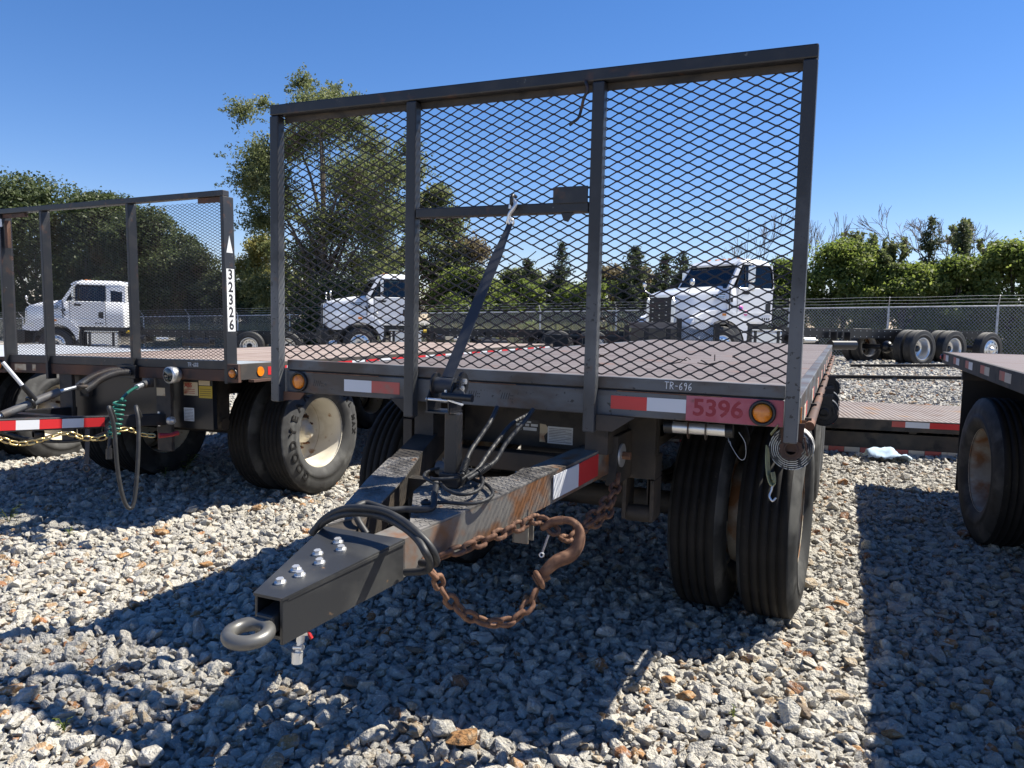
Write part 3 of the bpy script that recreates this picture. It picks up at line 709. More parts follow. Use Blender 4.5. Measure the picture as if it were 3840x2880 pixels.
put_tree(-8.8, 32.0, 8.0, .1, 4.0, 18050, 0, 0.099, 'leaf_brown', 'brownish shrub mass behind the bright shrubs right of the spire cedar', 40, nb=46, taper=.2, spray=9, rb=(.2, .44), group=BUSH)
put_tree(-2.4, 30.2, 6.0, .1, 3.8, 16150, 0, 0.099, 'leaf_mid', 'green shrub mass hidden behind the right white truck cab', 41, nb=44, taper=.2, spray=9, rb=(.2, .44), group=BUSH)
cedar(-14.0, 28.2, 3.8, 2.6, 'dark pointed cedar left of the diagonal strap', seed=1)
cedar(-12.4, 30.0, 4.1, 2.8, 'wide dark cedar just right of the diagonal strap', seed=2)
cedar(-10.4, 29.6, 4.75, 2.0, 'tall thin spire cedar in the middle mesh panel', seed=3)
cedar(-9.0, 30.2, 3.95, 2.0, 'short cedar right beside the thin spire cedar', seed=4)
cedar(-6.7, 28.0, 4.25, 3.0, 'broad dark cedar right of the third headboard post', seed=5)
cedar(-5.6, 28.6, 3.95, 2.6, 'second dark cedar between the broad cedar and the truck roof', seed=6)
cedar(-4.6, 27.8, 3.95, 2.6, 'dark cedar directly left of the right truck windscreen visor', seed=7)
cedar(4.2, 29.8, 5.05, 2.0, 'dark spire cedar in front of the leafless tree at right', seed=8)
cedar(5.1, 29.2, 4.75, 1.8, 'second spire cedar right of the leafless tree trunk', seed=9)
# vine covered mass at the right
VINE = 'vine covered bushes beyond the fence'
for i, (x, y, W, top, n, lab) in enumerate((
    (-.7, 28.2, 3.6, 4.0, 7500, 'vine covered bush between the truck cab and the right headboard post'),
    (1.3, 28.4, 4.4, 4.7, 10000, 'tall vine covered bush just right of the right headboard post'),
    (3.2, 27.6, 4.4, 3.75, 9500, 'lower bright vine bush under the small airy tree'),
    (4.9, 27.9, 4.2, 4.0, 9500, 'bright vine bush under the two spire cedars'),
    (6.6, 28.0, 4.2, 4.5, 9500, 'leafy vine bush near the right edge behind the tag axle wheel'),
    (8.6, 28.3, 4.8, 5.0, 9000, 'tall vine bush at the far right edge of the view'),
    (11.2, 28.4, 5.0, 5.0, 6000, 'vine bush beyond the right edge of the view'))):
    put_tree(x, y, W, .15, top, int(n * 3.0), 0, .07, 'leaf_bright', lab, 60 + i, nb=60, shell=.45, group=VINE, up=.4, D=2.8, taper=.15, spray=9, rb=(.16, .40))
bare_tree(2.8, 29.9, 4.3, 2.6, 'small airy tree rising above the vine bushes with sky showing through', 5, 5, .07, 'broadleaf trees beyond the fence', 'leaf_mid', .075, 9, 'broadleaf_tree')
bare_tree(6.6, 30.4, 4.6, 2.8, 'pale feathery tree top above the vine bush near the right edge', 21, 5, .06, 'broadleaf trees beyond the fence', 'leaf_mid', .07, 12, 'broadleaf_tree')
bare_tree(4.9, 30.8, 5.0, 4.6, 'leafless round crowned tree above the right hedge', 3, 6, .09)
bare_tree(1.4, 30.2, 4.9, 2.6, 'thin leafless branches sticking up left of the small airy tree', 8, 5, .05)
bare_tree(-2.6, 31.0, 5.2, 3.4, 'leafless twigs showing above the right truck roof', 12, 5, .05)
bare_tree(-.3, 29.2, 5.2, 2.4, 'dead grey tree showing between truck cab and right headboard post', 15, 5, .05)
def tall_grass():
    g = np.random.default_rng(9); n = 24000
    x = g.uniform(-33, -1.5, n); y = g.uniform(25.9, 27.8, n); z = gz_np(x, y)
    h = g.uniform(.35, 1.25, n); a = g.uniform(0, 6.28, n); w = g.uniform(.015, .035, n)
    p = np.stack([x, y, z], 1); s = np.stack([np.cos(a), np.sin(a), 0 * a], 1) * w[:, None]
    l = np.stack([g.normal(0, .22, n), g.normal(0, .22, n), np.ones(n)], 1) * h[:, None]
    put('tall_grass', quads_mesh('tall_grass', np.stack([p - s, p + s, p + l + s * .3, p + l - s * .3], 1), MT['grass']), kind='stuff', label='tall dry grass and weeds growing behind the chain link fence')
tall_grass()

# ------------------------------------------------------------------ wheels
def tyre_mesh(name, m, R=.515, hw=.14, n=88, lug=.004, tread=.105, side=None):
    b = R - .225; t = tread
    prof = [(b, -.095), (b + .018, -.122), (R - .16, -hw + .006), (R - .10, -hw), (R - .045, -hw + .012), (R - .022, -t - .006), (R - .004, -t)]
    for gx in (-.062, -.021, .021, .062):
        prof += [(R, gx - .006), (R - .012, gx - .0045), (R - .012, gx + .0045), (R, gx + .006)]
    prof += [(R - .004, t), (R - .022, t + .006), (R - .045, hw - .012), (R - .10, hw), (R - .13, hw - .001), (R - .132, hw + .002), (R - .16, hw - .004), (b + .018, .122), (b, .095)]
    last = len(prof)
    def mod(i, k): return (-lug if k % 2 else 0) if i in (5, 6, last - 9, last - 8) else 0
    me = MB().lathe(prof, n=n, mod=mod).mesh(name, m)
    if side:
        me.materials.append(side); mi = np.zeros(n * (last - 1), dtype=np.int32).reshape(n, last - 1); mi[:, :5] = 1; mi[:, last - 9:] = 1
        me.polygons.foreach_set('material_index', mi.ravel())
    return me
def rim_deep(name, m):
    return MB().lathe([(.290, .098), (.309, .112), (.311, .106), (.300, .098), (.286, .080), (.278, .03), (.266, -.05), (.264, -.125), (.235, -.150), (.15, -.158), (.0, -.158)], n=48).mesh(name, m)
def rim_back(name, m):
    return MB().lathe([(.290, -.098), (.309, -.112), (.286, -.08), (.27, 0), (.268, .10), (.29, .098)], n=32).mesh(name, m)
def rim_face(name, m):
    return MB().lathe([(.286, .09), (.308, .108), (.309, .116), (.298, .112), (.286, .098), (.272, .108), (.25, .122), (.20, .128), (.125, .13), (.11, .12), (.0, .12)], n=44).mesh(name, m)
WH = {}
WH['tyre'] = tyre_mesh('tyre', MT['rubber'], side=MT['rubber_old']); WH['tyre_dusty'] = tyre_mesh('tyre', MT['rubber'], side=MT['rubber_side'])
WH['tyre_new'] = tyre_mesh('tyre', MT['rubber_new'], .525, .14, 64, .006, .115)
for k in ('rim_white', 'rim_old', 'alloy'):
    WH['deep_' + k] = rim_deep('rim', MT[k]); WH['back_' + k] = rim_back('rim', MT[k])
WH['face'] = rim_face('rim', MT['alloy'])
WH['spacer_old'] = MB().lathe([(.262, -.21), (.275, -.165), (.262, -.12)], n=32).mesh('rim_spacer', MT['rim_old'])
WH['hand_hole_shade'] = MB().cyl((-.1575, 0, .205), (-.1545, 0, .205), .043, 18, smooth=False).mesh('hand_hole_shade', MT['gasket'])  # no opening: a black disc gives the shade of a recessed hand hole
WH['hub'] = MB().lathe([(.0, -.02), (.055, -.02), (.066, -.032), (.070, -.06), (.095, -.068), (.10, -.156)], n=28).lathe([(.0, -.016), (.028, -.016), (.03, -.02)], n=16).mesh('hub', MT['rim_white'])
WH['hub_dark'] = MB().lathe([(.0, -.03), (.07, -.03), (.085, -.05), (.10, -.156)], n=24).mesh('hub', MT['truck_black'])
WH['nut'] = MB().cyl((-.158, .0, .143), (-.118, 0, .143), .016, 6, smooth=False).cyl((-.12, 0, .143), (-.095, 0, .143), .009, 8).mesh('lug_nut', MT['rust'])
WH['nut_chrome'] = MB().cyl((-.158, .0, .143), (-.115, 0, .143), .017, 6, smooth=False).mesh('lug_nut', MT['chrome'])
WH['face_hole_shade'] = MB().cyl((.1245, 0, .215), (.1285, 0, .212), .030, 14, smooth=False).mesh('hand_hole_shade', MT['gasket'])  # black disc on the rim face, its colour standing in for hole shade
WH['face_hub'] = MB().lathe([(.0, .20), (.05, .20), (.062, .185), (.07, .13)], n=20).mesh('hub', MT['truck_black'])
WH['face_hub_chrome'] = MB().lathe([(.0, .20), (.05, .20), (.062, .185), (.09, .15), (.10, .13)], n=20).mesh('hub', MT['chrome'])
WH['face_nut'] = MB().cyl((.128, 0, .152), (.152, 0, .152), .013, 6, smooth=False).mesh('lug_nut', MT['chrome'])
def dual_wheel(parent, x, y, z, side, rim='rim_white', tyre='tyre_dusty', inner='tyre', steer=0.0, nuts=10, hole=5, spin=0.0, outer_only=False, spacing=.335, hub='hub'):
    """outer tyre centre at (x, y, z); side +1 faces +X."""
    w = empty('wheel', (x, y, z), parent=parent, rot=(0, 0, (0 if side > 0 else math.pi) + steer))
    put('tyre', WH[tyre], w, rot=(spin, 0, 0)); r = put('rim', WH['deep_' + rim], w)
    put('hub', WH[hub], w)
    for k in range(hole): put('hand_hole_shade', WH['hand_hole_shade'], w, rot=(spin + k * 2 * math.pi / hole, 0, 0))
    for k in range(nuts): put('lug_nut', WH['nut_chrome' if rim == 'alloy' else 'nut'], w, rot=(spin + .3 + k * 2 * math.pi / nuts, 0, 0))
    if not outer_only:
        put('inner_tyre', WH[inner], w, loc=(-spacing, 0, 0)); put('inner_rim', WH['back_' + rim], w, loc=(-spacing, 0, 0))
        put('rim_spacer', WH['spacer_old'], w)
    return w
def single_wheel(parent, x, y, z, side, tyre='tyre_new', hub='face_hub', spin=0.0, steer=0.0):
    w = empty('wheel', (x, y, z), parent=parent, rot=(0, 0, (0 if side > 0 else math.pi) + steer))
    put('tyre', WH[tyre], w); put('rim', WH['face'], w); put('hub', WH[hub], w)
    for k in range(10): put('hand_hole_shade', WH['face_hole_shade'], w, rot=(spin + k * math.pi / 5, 0, 0))
    for k in range(10): put('lug_nut', WH['face_nut'], w, rot=(spin + .3 + k * math.pi / 5, 0, 0))
    return w
def tyre_letters(wheel, s, r, a0, size, m, face=.1415, adv=None):
    """raised lettering along the sidewall, a0 = start angle (0 = up, clockwise seen from outside)."""
    adv = adv or size * .78
    for i, ch in enumerate(s):
        if ch == ' ': continue
        a = a0 + i * adv / r
        # seen from +X: right = +Y, up = +Z
        c = Vector((face, math.sin(a) * r, math.cos(a) * r)); ux = Vector((0, math.cos(a), -math.sin(a))); uy = Vector((0, math.sin(a), math.cos(a)))
        text_obj('raised_letter', ch, size, m, wheel, c, ux, uy, .0025, 1.0, .003)

# ------------------------------------------------------------------ expanded metal
def expanded(x0, x1, z0, z1, half, swd, y, w, t, holes=(), seed=3, sag=0.004):
    """zigzag strands bonded at their nodes; holes = [(x, z, rx, rz)] where strands are torn out."""
    r = np.random.default_rng(seed); nx = int((x1 - x0) / half); nz = int((z1 - z0) / (swd / 2))
    P = []
    for i in range(nz + 1):
        zc = z0 + i * swd / 2
        for j in range(nx):
            xa = x0 + j * half; xb = xa + half
            s = 1 if (i + j) % 2 else -1
            za = zc + s * (swd / 4 - w * .28); zb = zc - s * (swd / 4 - w * .28)
            if max(za, zb) > z1 or min(za, zb) < z0: continue
            xm, zm = (xa + xb) / 2, zc
            if any(((xm - h[0]) / h[2]) ** 2 + ((zm - h[1]) / h[3]) ** 2 < 1 for h in holes): continue
            f = half * .13
            yy = y
            pts = [(xa, za), (xa + f, za), (xb - f, zb), (xb, zb)]
            for (ax, az), (bx, bz) in zip(pts, pts[1:]):
                dx, dz = bx - ax, bz - az; L = math.hypot(dx, dz); nxn, nzn = -dz / L * w / 2, dx / L * w / 2
                tl = t / 2; ti = .1 * w
                A = [(ax - nxn, yy - tl - ti, az - nzn), (ax + nxn, yy - tl + ti, az + nzn), (ax + nxn, yy + tl + ti, az + nzn), (ax - nxn, yy + tl - ti, az - nzn)]
                B = [(bx - nxn, yy - tl - ti, bz - nzn), (bx + nxn, yy - tl + ti, bz + nzn), (bx + nxn, yy + tl + ti, bz + nzn), (bx - nxn, yy + tl - ti, bz - nzn)]
                for k in range(4):
                    q = (k + 1) % 4; P.append([A[k], A[q], B[q], B[k]])
    return np.array(P)
def tape(parent, x0, x1, z0, z1, y, m, name='reflective_tape', ax='x'):
    if ax == 'x': b = MB().box(x0, x1, y - .0015, y, z0, z1)
    else: b = MB().box(y, y + .0015, x0, x1, z0, z1)
    return b.build(name, m, parent)
def lamp_round(parent, c, r, normal, m, name='marker_lamp', rim=MT['plastic_black'], grow=1.38):
    d = Vector(normal)
    l = MB().lathe([(r * grow, 0), (r * grow, .010), (r * (grow - .1), .017), (r * 1.02, .012), (r, .006)], c, d, 28).build(name, rim, parent)
    MB().lathe([(r * 1.0, .006), (r * .95, .016), (r * .7, .022), (r * .25, .025), (0, .0255)], c, d, 28).build('lens', m, l)
    return l
def strokes(parent, name, glyphs, x, z, h, y, m, r=.0026, adv=.62, ux=(1, 0, 0), uy=(0, 0, 1), org=None, slant=0.0):
    """handwriting from polylines in a unit box."""
    mb = MB(); ux = Vector(ux); uy = Vector(uy); cx = 0.0
    for g in glyphs:
        for line in g[1:]:
            pts = [Vector((x, y, z)) + ux * ((cx + px * .55 + py * slant) * h) + uy * (py * h) for px, py in line]
            mb.tube(smooth_path(pts, 4) if len(pts) > 2 else pts, r, 5)
        cx += g[0]
    return mb.build(name, m, parent)
GL = {'T': (.72, [(0, 1), (1.1, .96)], [(.5, .97), (.45, 0)]), 'R': (.66, [(0.05, 0), (.1, 1)], [(.1, 1), (.7, .9), (.75, .65), (.12, .5)], [(.3, .5), (.85, 0)]),
      '-': (.6, [(.1, .48), (.75, .45)]), '6': (.62, [(.7, .95), (.2, .6), (.1, .2), (.4, -.02), (.7, .2), (.55, .45), (.15, .3)]),
      '9': (.62, [(.72, .7), (.5, .95), (.18, .8), (.25, .55), (.7, .68)], [(.72, .7), (.62, .3), (.45, -.05)]), '8': (.6, [(.65, .85), (.35, 1), (.12, .8), (.6, .35), (.5, .02), (.15, .1), (.15, .35), (.65, .75), (.6, .95)])}

# ------------------------------------------------------------------ the trailer in the middle
def main_trailer():
    T = empty('flatbed_trailer', (0, 0, 0), label='brown decked flatbed trailer marked 5396 and TR-696 with a tall black mesh headboard', cat='trailer')
    BL, PS, GS, DF = MT['black_steel'], MT['post_steel'], MT['grey_steel'], MT['dark_frame']
    # deck of three steel sheets with slight seams
    for y0, y1 in ((.10, 2.86), (2.866, 5.64), (5.646, 8.4)):
        MB().box(-1.17, 1.17, y0, y1, 1.225, 1.240).build('deck_sheet', MT['deck'], T)
    # side rails
    for s in (-1, 1):
        r = MB().box(min(s * 1.17, s * 1.222), max(s * 1.17, s * 1.222), .10, 8.4, 1.098, 1.242).build('side_rail', GS, T, .004)
        MB().tube([(s * 1.245, .5, 1.085), (s * 1.245, 8.3, 1.085)], .02, 10).build('rub_rail', MT['rusty_bumper'], r)
        for k in range(9):
            y = .42 + k * .86; x = 1.2228 if s > 0 else -1.2243
            tape(r, y, y + .14, 1.118, 1.178, x, MT['white_tape_old'], ax='y'); tape(r, y + .14, y + .27, 1.118, 1.178, x, MT['red_tape_old'], ax='y')
        for k in range(12): MB().box(min(s * 1.222, s * 1.25), max(s * 1.222, s * 1.25), .55 + k * .66, .565 + k * .66, 1.07, 1.115).build('stake_spacer', DF, r)
        MB().box(min(s * 1.2226, s * 1.226), max(s * 1.2226, s * 1.226), .13, .16, 1.12, 1.2).build('side_marker', MT['amber'], r)
    MB().box(-1.17, 1.17, 8.402, 8.44, 1.08, 1.243).build('rear_rail', GS, T)
    # front bumper in two pieces with an open seam
    B = MB().box(-1.168, 1.168, .052, .11, 1.128, 1.232).build('front_bumper', GS, T, .004)
    MB().box(-1.168, 1.168, .056, .098, 1.239, 1.287).build('bumper_cap', GS, B, .003)
    MB().box(-1.165, 1.165, .07, .095, 1.2315, 1.2395).build('bumper_seam', MT['ink'], B)
    for x0 in (-1.05, -.35, .52):
        MB().box(x0, x0 + .42, .0505, .056, 1.229, 1.233).build('weld_bead', MT['rust'], B)
    lamp_round(B, (-1.087, .052, 1.183), .036, (0, -1, 0), MT['amber']); lamp_round(B, (1.091, .052, 1.18), .036, (0, -1, 0), MT['amber'])
    tape(B, -.823, -.668, 1.152, 1.208, .0515, MT['white_tape']); tape(B, -.668, -.514, 1.153, 1.208, .0515, MT['red_tape_old'])
    tape(B, .496, .646, 1.157, 1.211, .0515, MT['red_tape']); tape(B, .646, .802, 1.158, 1.212, .0515, MT['white_tape'])
    MB().box(.803, 1.166, .0506, .0515, 1.131, 1.231).build('painted_patch', MT['pink'], B)
    text_obj('unit_number', '5396', .092, MT['num_red'], B, (.924, .0500, 1.182), depth=.0006, sx=1.05, bold=.0022)
    strokes(B, 'marker_writing', [GL[c] for c in 'TR-696'], .714, 1.250, .029, .0550, MT['chalk'], r=.0017)
    for x, w in ((-1.0, .05), (-.2, .14), (-.02, .10)):
        text_obj('old_stencil', '////::', .04, MT['ink'], B, (x + w / 2, .0515, 1.178), depth=.0004)
    # headboard
    H = empty('headboard', parent=T)
    hb = 2.507
    for x0, zb in ((-1.222, 1.082), (-.462, 1.058), (.392, 1.058), (1.172, 1.078)):
        MB().box(x0, x0 + .05, -.002, .048, zb, hb - .052).build('post', PS, H, .006)
    MB().box(-1.222, 1.222, 0, .05, hb - .05, hb).build('top_rail', BL, H, .006)
    MB().box(-1.17, 1.17, .05, .062, hb - .075, hb - .03).build('mesh_flange', MT['dark_frame'], H)
    MB().box(-.410, .390, .0, .046, 1.948, 1.991).build('cross_rail', BL, H, .005)
    MB().box(.24, .388, -.006, .002, 1.985, 2.052).build('bracket_plate', BL, H, .002)
    MB().prism([(0, 0), (.05, 0), (.028, -.035), (.012, -.03)], (.275, 0, 1.947), (1, 0, 0), (0, 0, 1), (0, .012, 0)).build('weld_tab', BL, H)
    MB().tube(smooth_path([(.362, -.004, 2.462), (.377, -.012, 2.425), (.361, -.010, 2.39), (.350, .0, 2.36), (.341, -.006, 2.32), (.320, -.010, 2.303), (.304, -.004, 2.294)], 4), .0065, 6).build('bent_wire', BL, H)
    # hook staple on the cross rail
    MB().tube(smooth_path([(.070, -.005, 1.975), (.070, -.035, 1.985), (.072, -.042, 2.01), (.074, -.03, 2.022), (.075, -.004, 2.02)], 4), .008, 8).build('staple', BL, H)
    g = MB(); g.prism([(0, 0), (0, .075), (-.09, .075)], (-.464, .03, 1.062), (1, 0, 0), (0, 0, 1), (0, .008, 0)); g.build('gusset', DF, H)
    g = MB(); g.prism([(0, 0), (.07, 0), (.16, .062), (0, .066)], (.444, .02, 1.066), (1, 0, 0), (0, 0, 1), (0, .01, 0)); g.build('gusset', DF, H)
    g = MB(); g.prism([(0, 0), (.10, .01), (.13, .045), (0, .045)], (-1.170, .03, 1.086), (1, 0, 0), (0, 0, 1), (0, .01, 0)); g.build('gusset', MT['rusty_bumper'], H)
    holes = [(.115, 1.79, .062, .03), (.155, 1.76, .04, .03), (.80, 1.375, .075, .016), (.93, 1.385, .04, .022)]
    P = expanded(-1.19, 1.19, 1.285, hb - .055, .04, .038, .056, .0056, .0018, holes)
    # a few bent torn strands
    put('expanded_mesh', quads_mesh('expanded_mesh', P, MT['mesh_steel']), H, kind='stuff')
    tm = MB()
    for pts in ([(.055, .05, 1.79), (.10, .03, 1.765), (.12, .035, 1.772), (.15, .05, 1.80)], [(.19, .05, 1.775), (.165, .035, 1.762), (.155, .03, 1.748)], [(.72, .05, 1.39), (.77, .03, 1.372), (.80, .035, 1.368)],
                [(.74, .05, 1.352), (.775, .04, 1.36), (.80, .04, 1.38), (.815, .03, 1.372)], [(.84, .05, 1.36), (.88, .04, 1.355), (.93, .04, 1.368)], [(.905, .05, 1.37), (.906, .04, 1.395)]):
        tm.tube(pts, .0022, 5)
    tm.build('torn_strand', MT['mesh_steel'], H)
    # main frame under the deck
    for x in (-.42, .42): MB().box(x - .05, x + .05, .115, 8.3, .95, 1.222).build('main_beam', DF, T)
    for k in range(12): MB().box(-1.165, 1.165, .5 + k * .68, .56 + k * .68, 1.12, 1.222).build('cross_member', DF, T)
    # dolly
    Dl = empty('front_dolly', parent=T)
    MB().box(-.52, .60, .44, .46, .90, 1.12).build('front_plate', DF, Dl)
    MB().box(-.55, .55, .47, 1.95, .90, .945).build('dolly_bed', DF, Dl)
    MB().lathe([(.38, -.02), (.46, -.02), (.46, .02), (.38, .02), (.38, -.02)], (0, 1.215, .965), (0, 0, 1), 40).build('turntable_ring', DF, Dl)
    MB().box(-.54, .48, .31, .40, .795, .885).build('hinge_tube', MT['dark_frame'], Dl, .006)
    for x in (-.585, .44):
        MB().box(x, x + .05, .2, .45, .80, 1.02).build('hinge_ear', DF, Dl, .004)
    MB().cyl((.492, .255, .93), (.500, .255, .93), .052, 24).build('pin_washer', MT['galv'], Dl)
    MB().cyl((.500, .255, .93), (.535, .255, .93), .018, 6, smooth=False).build('pin_bolt', MT['rust'], Dl)
    MB().cyl((-.600, .32, .93), (-.586, .32, .93), .055, 20).build('pin_washer', MT['dark_frame'], Dl)
    for s in (-1, 1):
        hx = s * .525
        sp = MB()
        for k in range(4):
            L = .72 - k * .13; sp.tube([(hx, 1.215 - L, .70 - .02 * k + .11), (hx, 1.215 - L * .5, .70 - .02 * k + .03), (hx, 1.215, .70 - .02 * k), (hx, 1.215 + L * .5, .70 - .02 * k + .03), (hx, 1.215 + L, .70 - .02 * k + .11)], .016, 6)
        sp.build('leaf_spring', DF, Dl)
        hg = MB().box(hx - .075, hx + .075, .46, .60, .79, .90).box(hx - .075, hx - .055, .45, .60, .595, .79).box(hx + .055, hx + .075, .45, .60, .595, .79)
        hg.cyl((hx - .06, .50, .62), (hx + .06, .50, .62), .04, 16)
        hg.build('spring_hanger', MT['dark_frame'], Dl, .004)
        MB().box(hx - .02, hx + .075, .48, .53, .90, 1.12).box(hx + .03, hx + .036, .5, .66, .62, 1.05).build('hanger_post', DF, Dl)
    MB().cyl((-1.0, 1.215, .515), (1.0, 1.215, .515), .065, 16).build('axle', DF, Dl)
    MB().cyl((-.25, 1.0, .78), (.35, 1.0, .78), .11, 20).build('air_tank', MT['plastic_black'], Dl)
    # labels on the front plate
    lb = MB().box(-.094, .03, .4385, .4398, .962, 1.028).build('data_plate', MT['plastic_black'], Dl)
    for i, (a, b, c, d) in enumerate(((-.085, -.01, 1.012, 1.02), (-.088, -.05, .995, 1.007), (-.04, -.02, .995, 1.007), (-.085, -.06, .975, .988), (-.05, .02, .975, .99), (-.01, .025, .996, 1.008))):
        MB().box(a, b, .4375, .4384, c, d).build('plate_field', MT['paper'], lb)
    MB().prism([(0, 0), (.03, 0), (.022, .03), (.05, .06), (.03, .085), (0, .088)], (.036, .4398, .925), (1, 0, 0), (0, 0, 1), (0, -.0008, 0)).build('torn_label', MT['paper_rust'], Dl)
    lb = MB().box(.077, .205, .4380, .4392, .922, 1.004).build('certificate_label', MT['paper'], Dl)
    for i in range(9): MB().box(.084, .198 - (.03 if i % 3 == 1 else 0), .4372, .4379, .930 + i * .0078, .9318 + i * .0078).build('print_line', MT['ink'], lb)
    # wheels
    st = -.018
    dual_wheel(T, 1.092, 1.20, .515, 1, 'rim_old', 'tyre', 'tyre', st - .03); dual_wheel(T, -1.092, 1.235, .515, -1, 'rim_old', 'tyre', 'tyre', st)
    for y in (3.95, 5.1):
        dual_wheel(T, 1.092, y, .515, 1, 'rim_old', 'tyre_dusty'); dual_wheel(T, -1.092, y, .515, -1, 'rim_old', 'tyre')
        MB().cyl((-1.0, y, .515), (1.0, y, .515), .065, 14).build('axle', DF, T)
        MB().box(-.5, .5, y - .05, y + .05, .6, .96).build('axle_mount', DF, T)
    # ---------------- drawbar
    Db = empty('drawbar', parent=T)
    SL = .147
    zt = lambda y, o=.0: .93 + SL * (y - .30) + o
    xc = lambda y: -.045 + .018 * (y + 1.37)
    def slab(poly, o0, o1):
        """plan polygon lying on the sloping drawbar plane between two offsets."""
        mb = MB(); n = len(poly); a = [(x, y, zt(y, o0)) for x, y in poly]; b = [(x, y, zt(y, o1)) for x, y in poly]
        mb.add(a, [tuple(range(n))[::-1]]); mb.add(b, [tuple(range(n))]); mb.add(a + b, [(i, (i+1) % n, n + (i+1) % n, n + i) for i in range(n)]); return mb
    w0, w1 = .05, .155; y0, y1 = -1.372, -.93
    L0, R0, L1, R1 = xc(y0) - w0, xc(y0) + w0, xc(y1) - w1, xc(y1) + w1
    # tongue: top plate, bottom plate, two side plates, open at the nose
    slab([(L0, y0), (R0, y0), (R1, y1), (L1, y1)], .057, .065).build('tongue_top', MT['tongue_black'], Db, .002)
    slab([(L0 + .012, y0 + .02), (R0 - .012, y0 + .02), (R1 - .012, y1), (L1 + .012, y1)], -.066, -.056).build('tongue_bottom', MT['tongue_black'], Db)
    for s, xa, xb in ((1, R0, R1), (-1, L0, L1)):
        slab([(xa - s * .012, y0 + .004), (xa - s * .002, y0 + .004), (xb - s * .002, y1), (xb - s * .012, y1)], -.068, .056).build('tongue_side', MT['tongue_black'], Db, .002)
        slab([(xa - s * .004, y0 + .02), (xa + s * .004, y0 + .02), (xb + s * .004, y1), (xb - s * .004, y1)], .050, .059).build('weld_bead', MT['tongue_black'], Db, .003)
    slab([(R0 - .03, y0 + .08), (R0 + .004, y0 + .08), (R1 - .10, y1 - .16), (R1 - .13, y1 - .16)], -.080, -.068).build('lower_weld_strip', MT['galv'], Db)
    # bolts
    for bx, by in ((-.062, -1.300), (-.070, -1.222), (-.038, -1.245), (-.078, -1.112), (-.034, -1.160), (-.071, -1.020), (-.028, -1.062)):
        zz = zt(by, .065); n = Vector((0, -SL, 1)).normalized(); c = Vector((bx, by, zz))
        b = MB().cyl(c, c + n * .004, .0165, 20).build('washer', MT['chrome'], Db)
        MB().cyl(c + n * .004, c + n * .014, .0115, 6, smooth=False).build('bolt_head', MT['chrome'], b)
    # arms
    for s in (1, -1):
        X = lambda y, o: xc(y) + s * o
        po = [(X(-.93, .150), -.93), (X(-.5, .285), -.5), (X(.10, .445), .10), (X(.33, .50), .33), (X(.33, .40), .33), (X(.10, .335), .10), (X(-.3, .215), -.3), (X(-.93, .035), -.93)]
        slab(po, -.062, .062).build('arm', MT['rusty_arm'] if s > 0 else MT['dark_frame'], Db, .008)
        pl = [(X(-.92, .151), -.92), (X(-.5, .286), -.5), (X(-.25, .352), -.25), (X(-.20, .235), -.20), (X(-.45, .150), -.45), (X(-.80, .065), -.80)]
        if s > 0: pl = [(X(-.90, .156), -.90), (X(-.5, .286), -.5), (X(-.16, .377), -.16), (X(-.20, .24), -.20), (X(-.31, .235), -.31), (X(-.42, -.05), -.42), (X(-.56, -.04), -.56), (X(-.81, .10), -.81)]
        slab(pl, .0625, .069).build('tread_plate', MT['tread_plate'], Db)
        # raised lozenges of the tread plate
        bars = MB(); rr = random.Random(4 + s)
        xs = [q[0] for q in pl]; ys = [q[1] for q in pl]
        def inside(px, py):
            c = False; n = len(pl)
            for i in range(n):
                (xa, ya), (xb, yb) = pl[i], pl[i - 1]
                if (ya > py) != (yb > py) and px < (xb - xa) * (py - ya) / (yb - ya) + xa: c = not c
            return c
        i = 0; py = min(ys) + .012
        while py < max(ys) - .008:
            px = min(xs) + .012 + (.009 if i % 2 else 0); j = 0
            while px < max(xs):
                if inside(px - .008, py) and inside(px + .008, py) and rr.random() < .93:
                    a = .7 if (i + j) % 2 else -.7; d = (math.cos(a) * .0075, math.sin(a) * .0075)
                    bars.beam((px - d[0], py - d[1], zt(py - d[1], .0695)), (px + d[0], py + d[1], zt(py + d[1], .0695)), .0035, .0022)
                px += .018; j += 1
            py += .016; i += 1
        bars.build('tread_lozenge', MT['tread_plate'], Db, kind='stuff')
        if s > 0:
            # tape on the outer face of the right arm
            for ya, yb, m in ((-.20, -.035, 'white_tape'), (-.035, .115, 'red_tape')):
                pa, pb = Vector((X(ya, .3688 if ya < -.1 else .4125), ya, 0)), Vector((X(yb, .4125 if yb < 0 else .4462), yb, 0))
                slab([(pa.x + .0005, ya), (pa.x + .004, ya), (pb.x + .004, yb), (pb.x + .0005, yb)], -.045, .05).build('reflective_tape', MT[m], Db)
    MB().beam((-.30, -.30, zt(-.30, -.02)), (.30, -.30, zt(-.30, -.02)), .06, .08).build('arm_brace', DF, Db)
    # chain bracket under the right arm
    xb = xc(-.30) + .30
    MB().box(xb - .03, xb + .028, -.345, -.335, .665, .80).box(xb - .03, xb + .028, -.29, -.282, .665, .80).box(xb - .034, xb - .028, -.345, -.282, .665, .80).build('chain_bracket', MT['rusty_arm'], Db)
    # lunette ring with its shank
    c = Vector((-.050, -1.44, .668)); n = Vector((0.03, -.10, 1)).normalized()
    MB().torus(c, n, .051, .0195, 36, 14).build('lunette_ring', mat('scuffed_ring_steel', (0.13, .128, .122), .42, .4, [((.16, .075, .04), 14, .64, .7, 6), ((.06, .06, .06), 9, .5, .7, 5)]), Db)
    MB().beam((-.047, -1.385, .672), (-.043, -1.20, .70), .06, .055).build('ring_shank', MT['tongue_black'], Db, .008)
    # winch stand
    W = empty('winch', parent=Db)
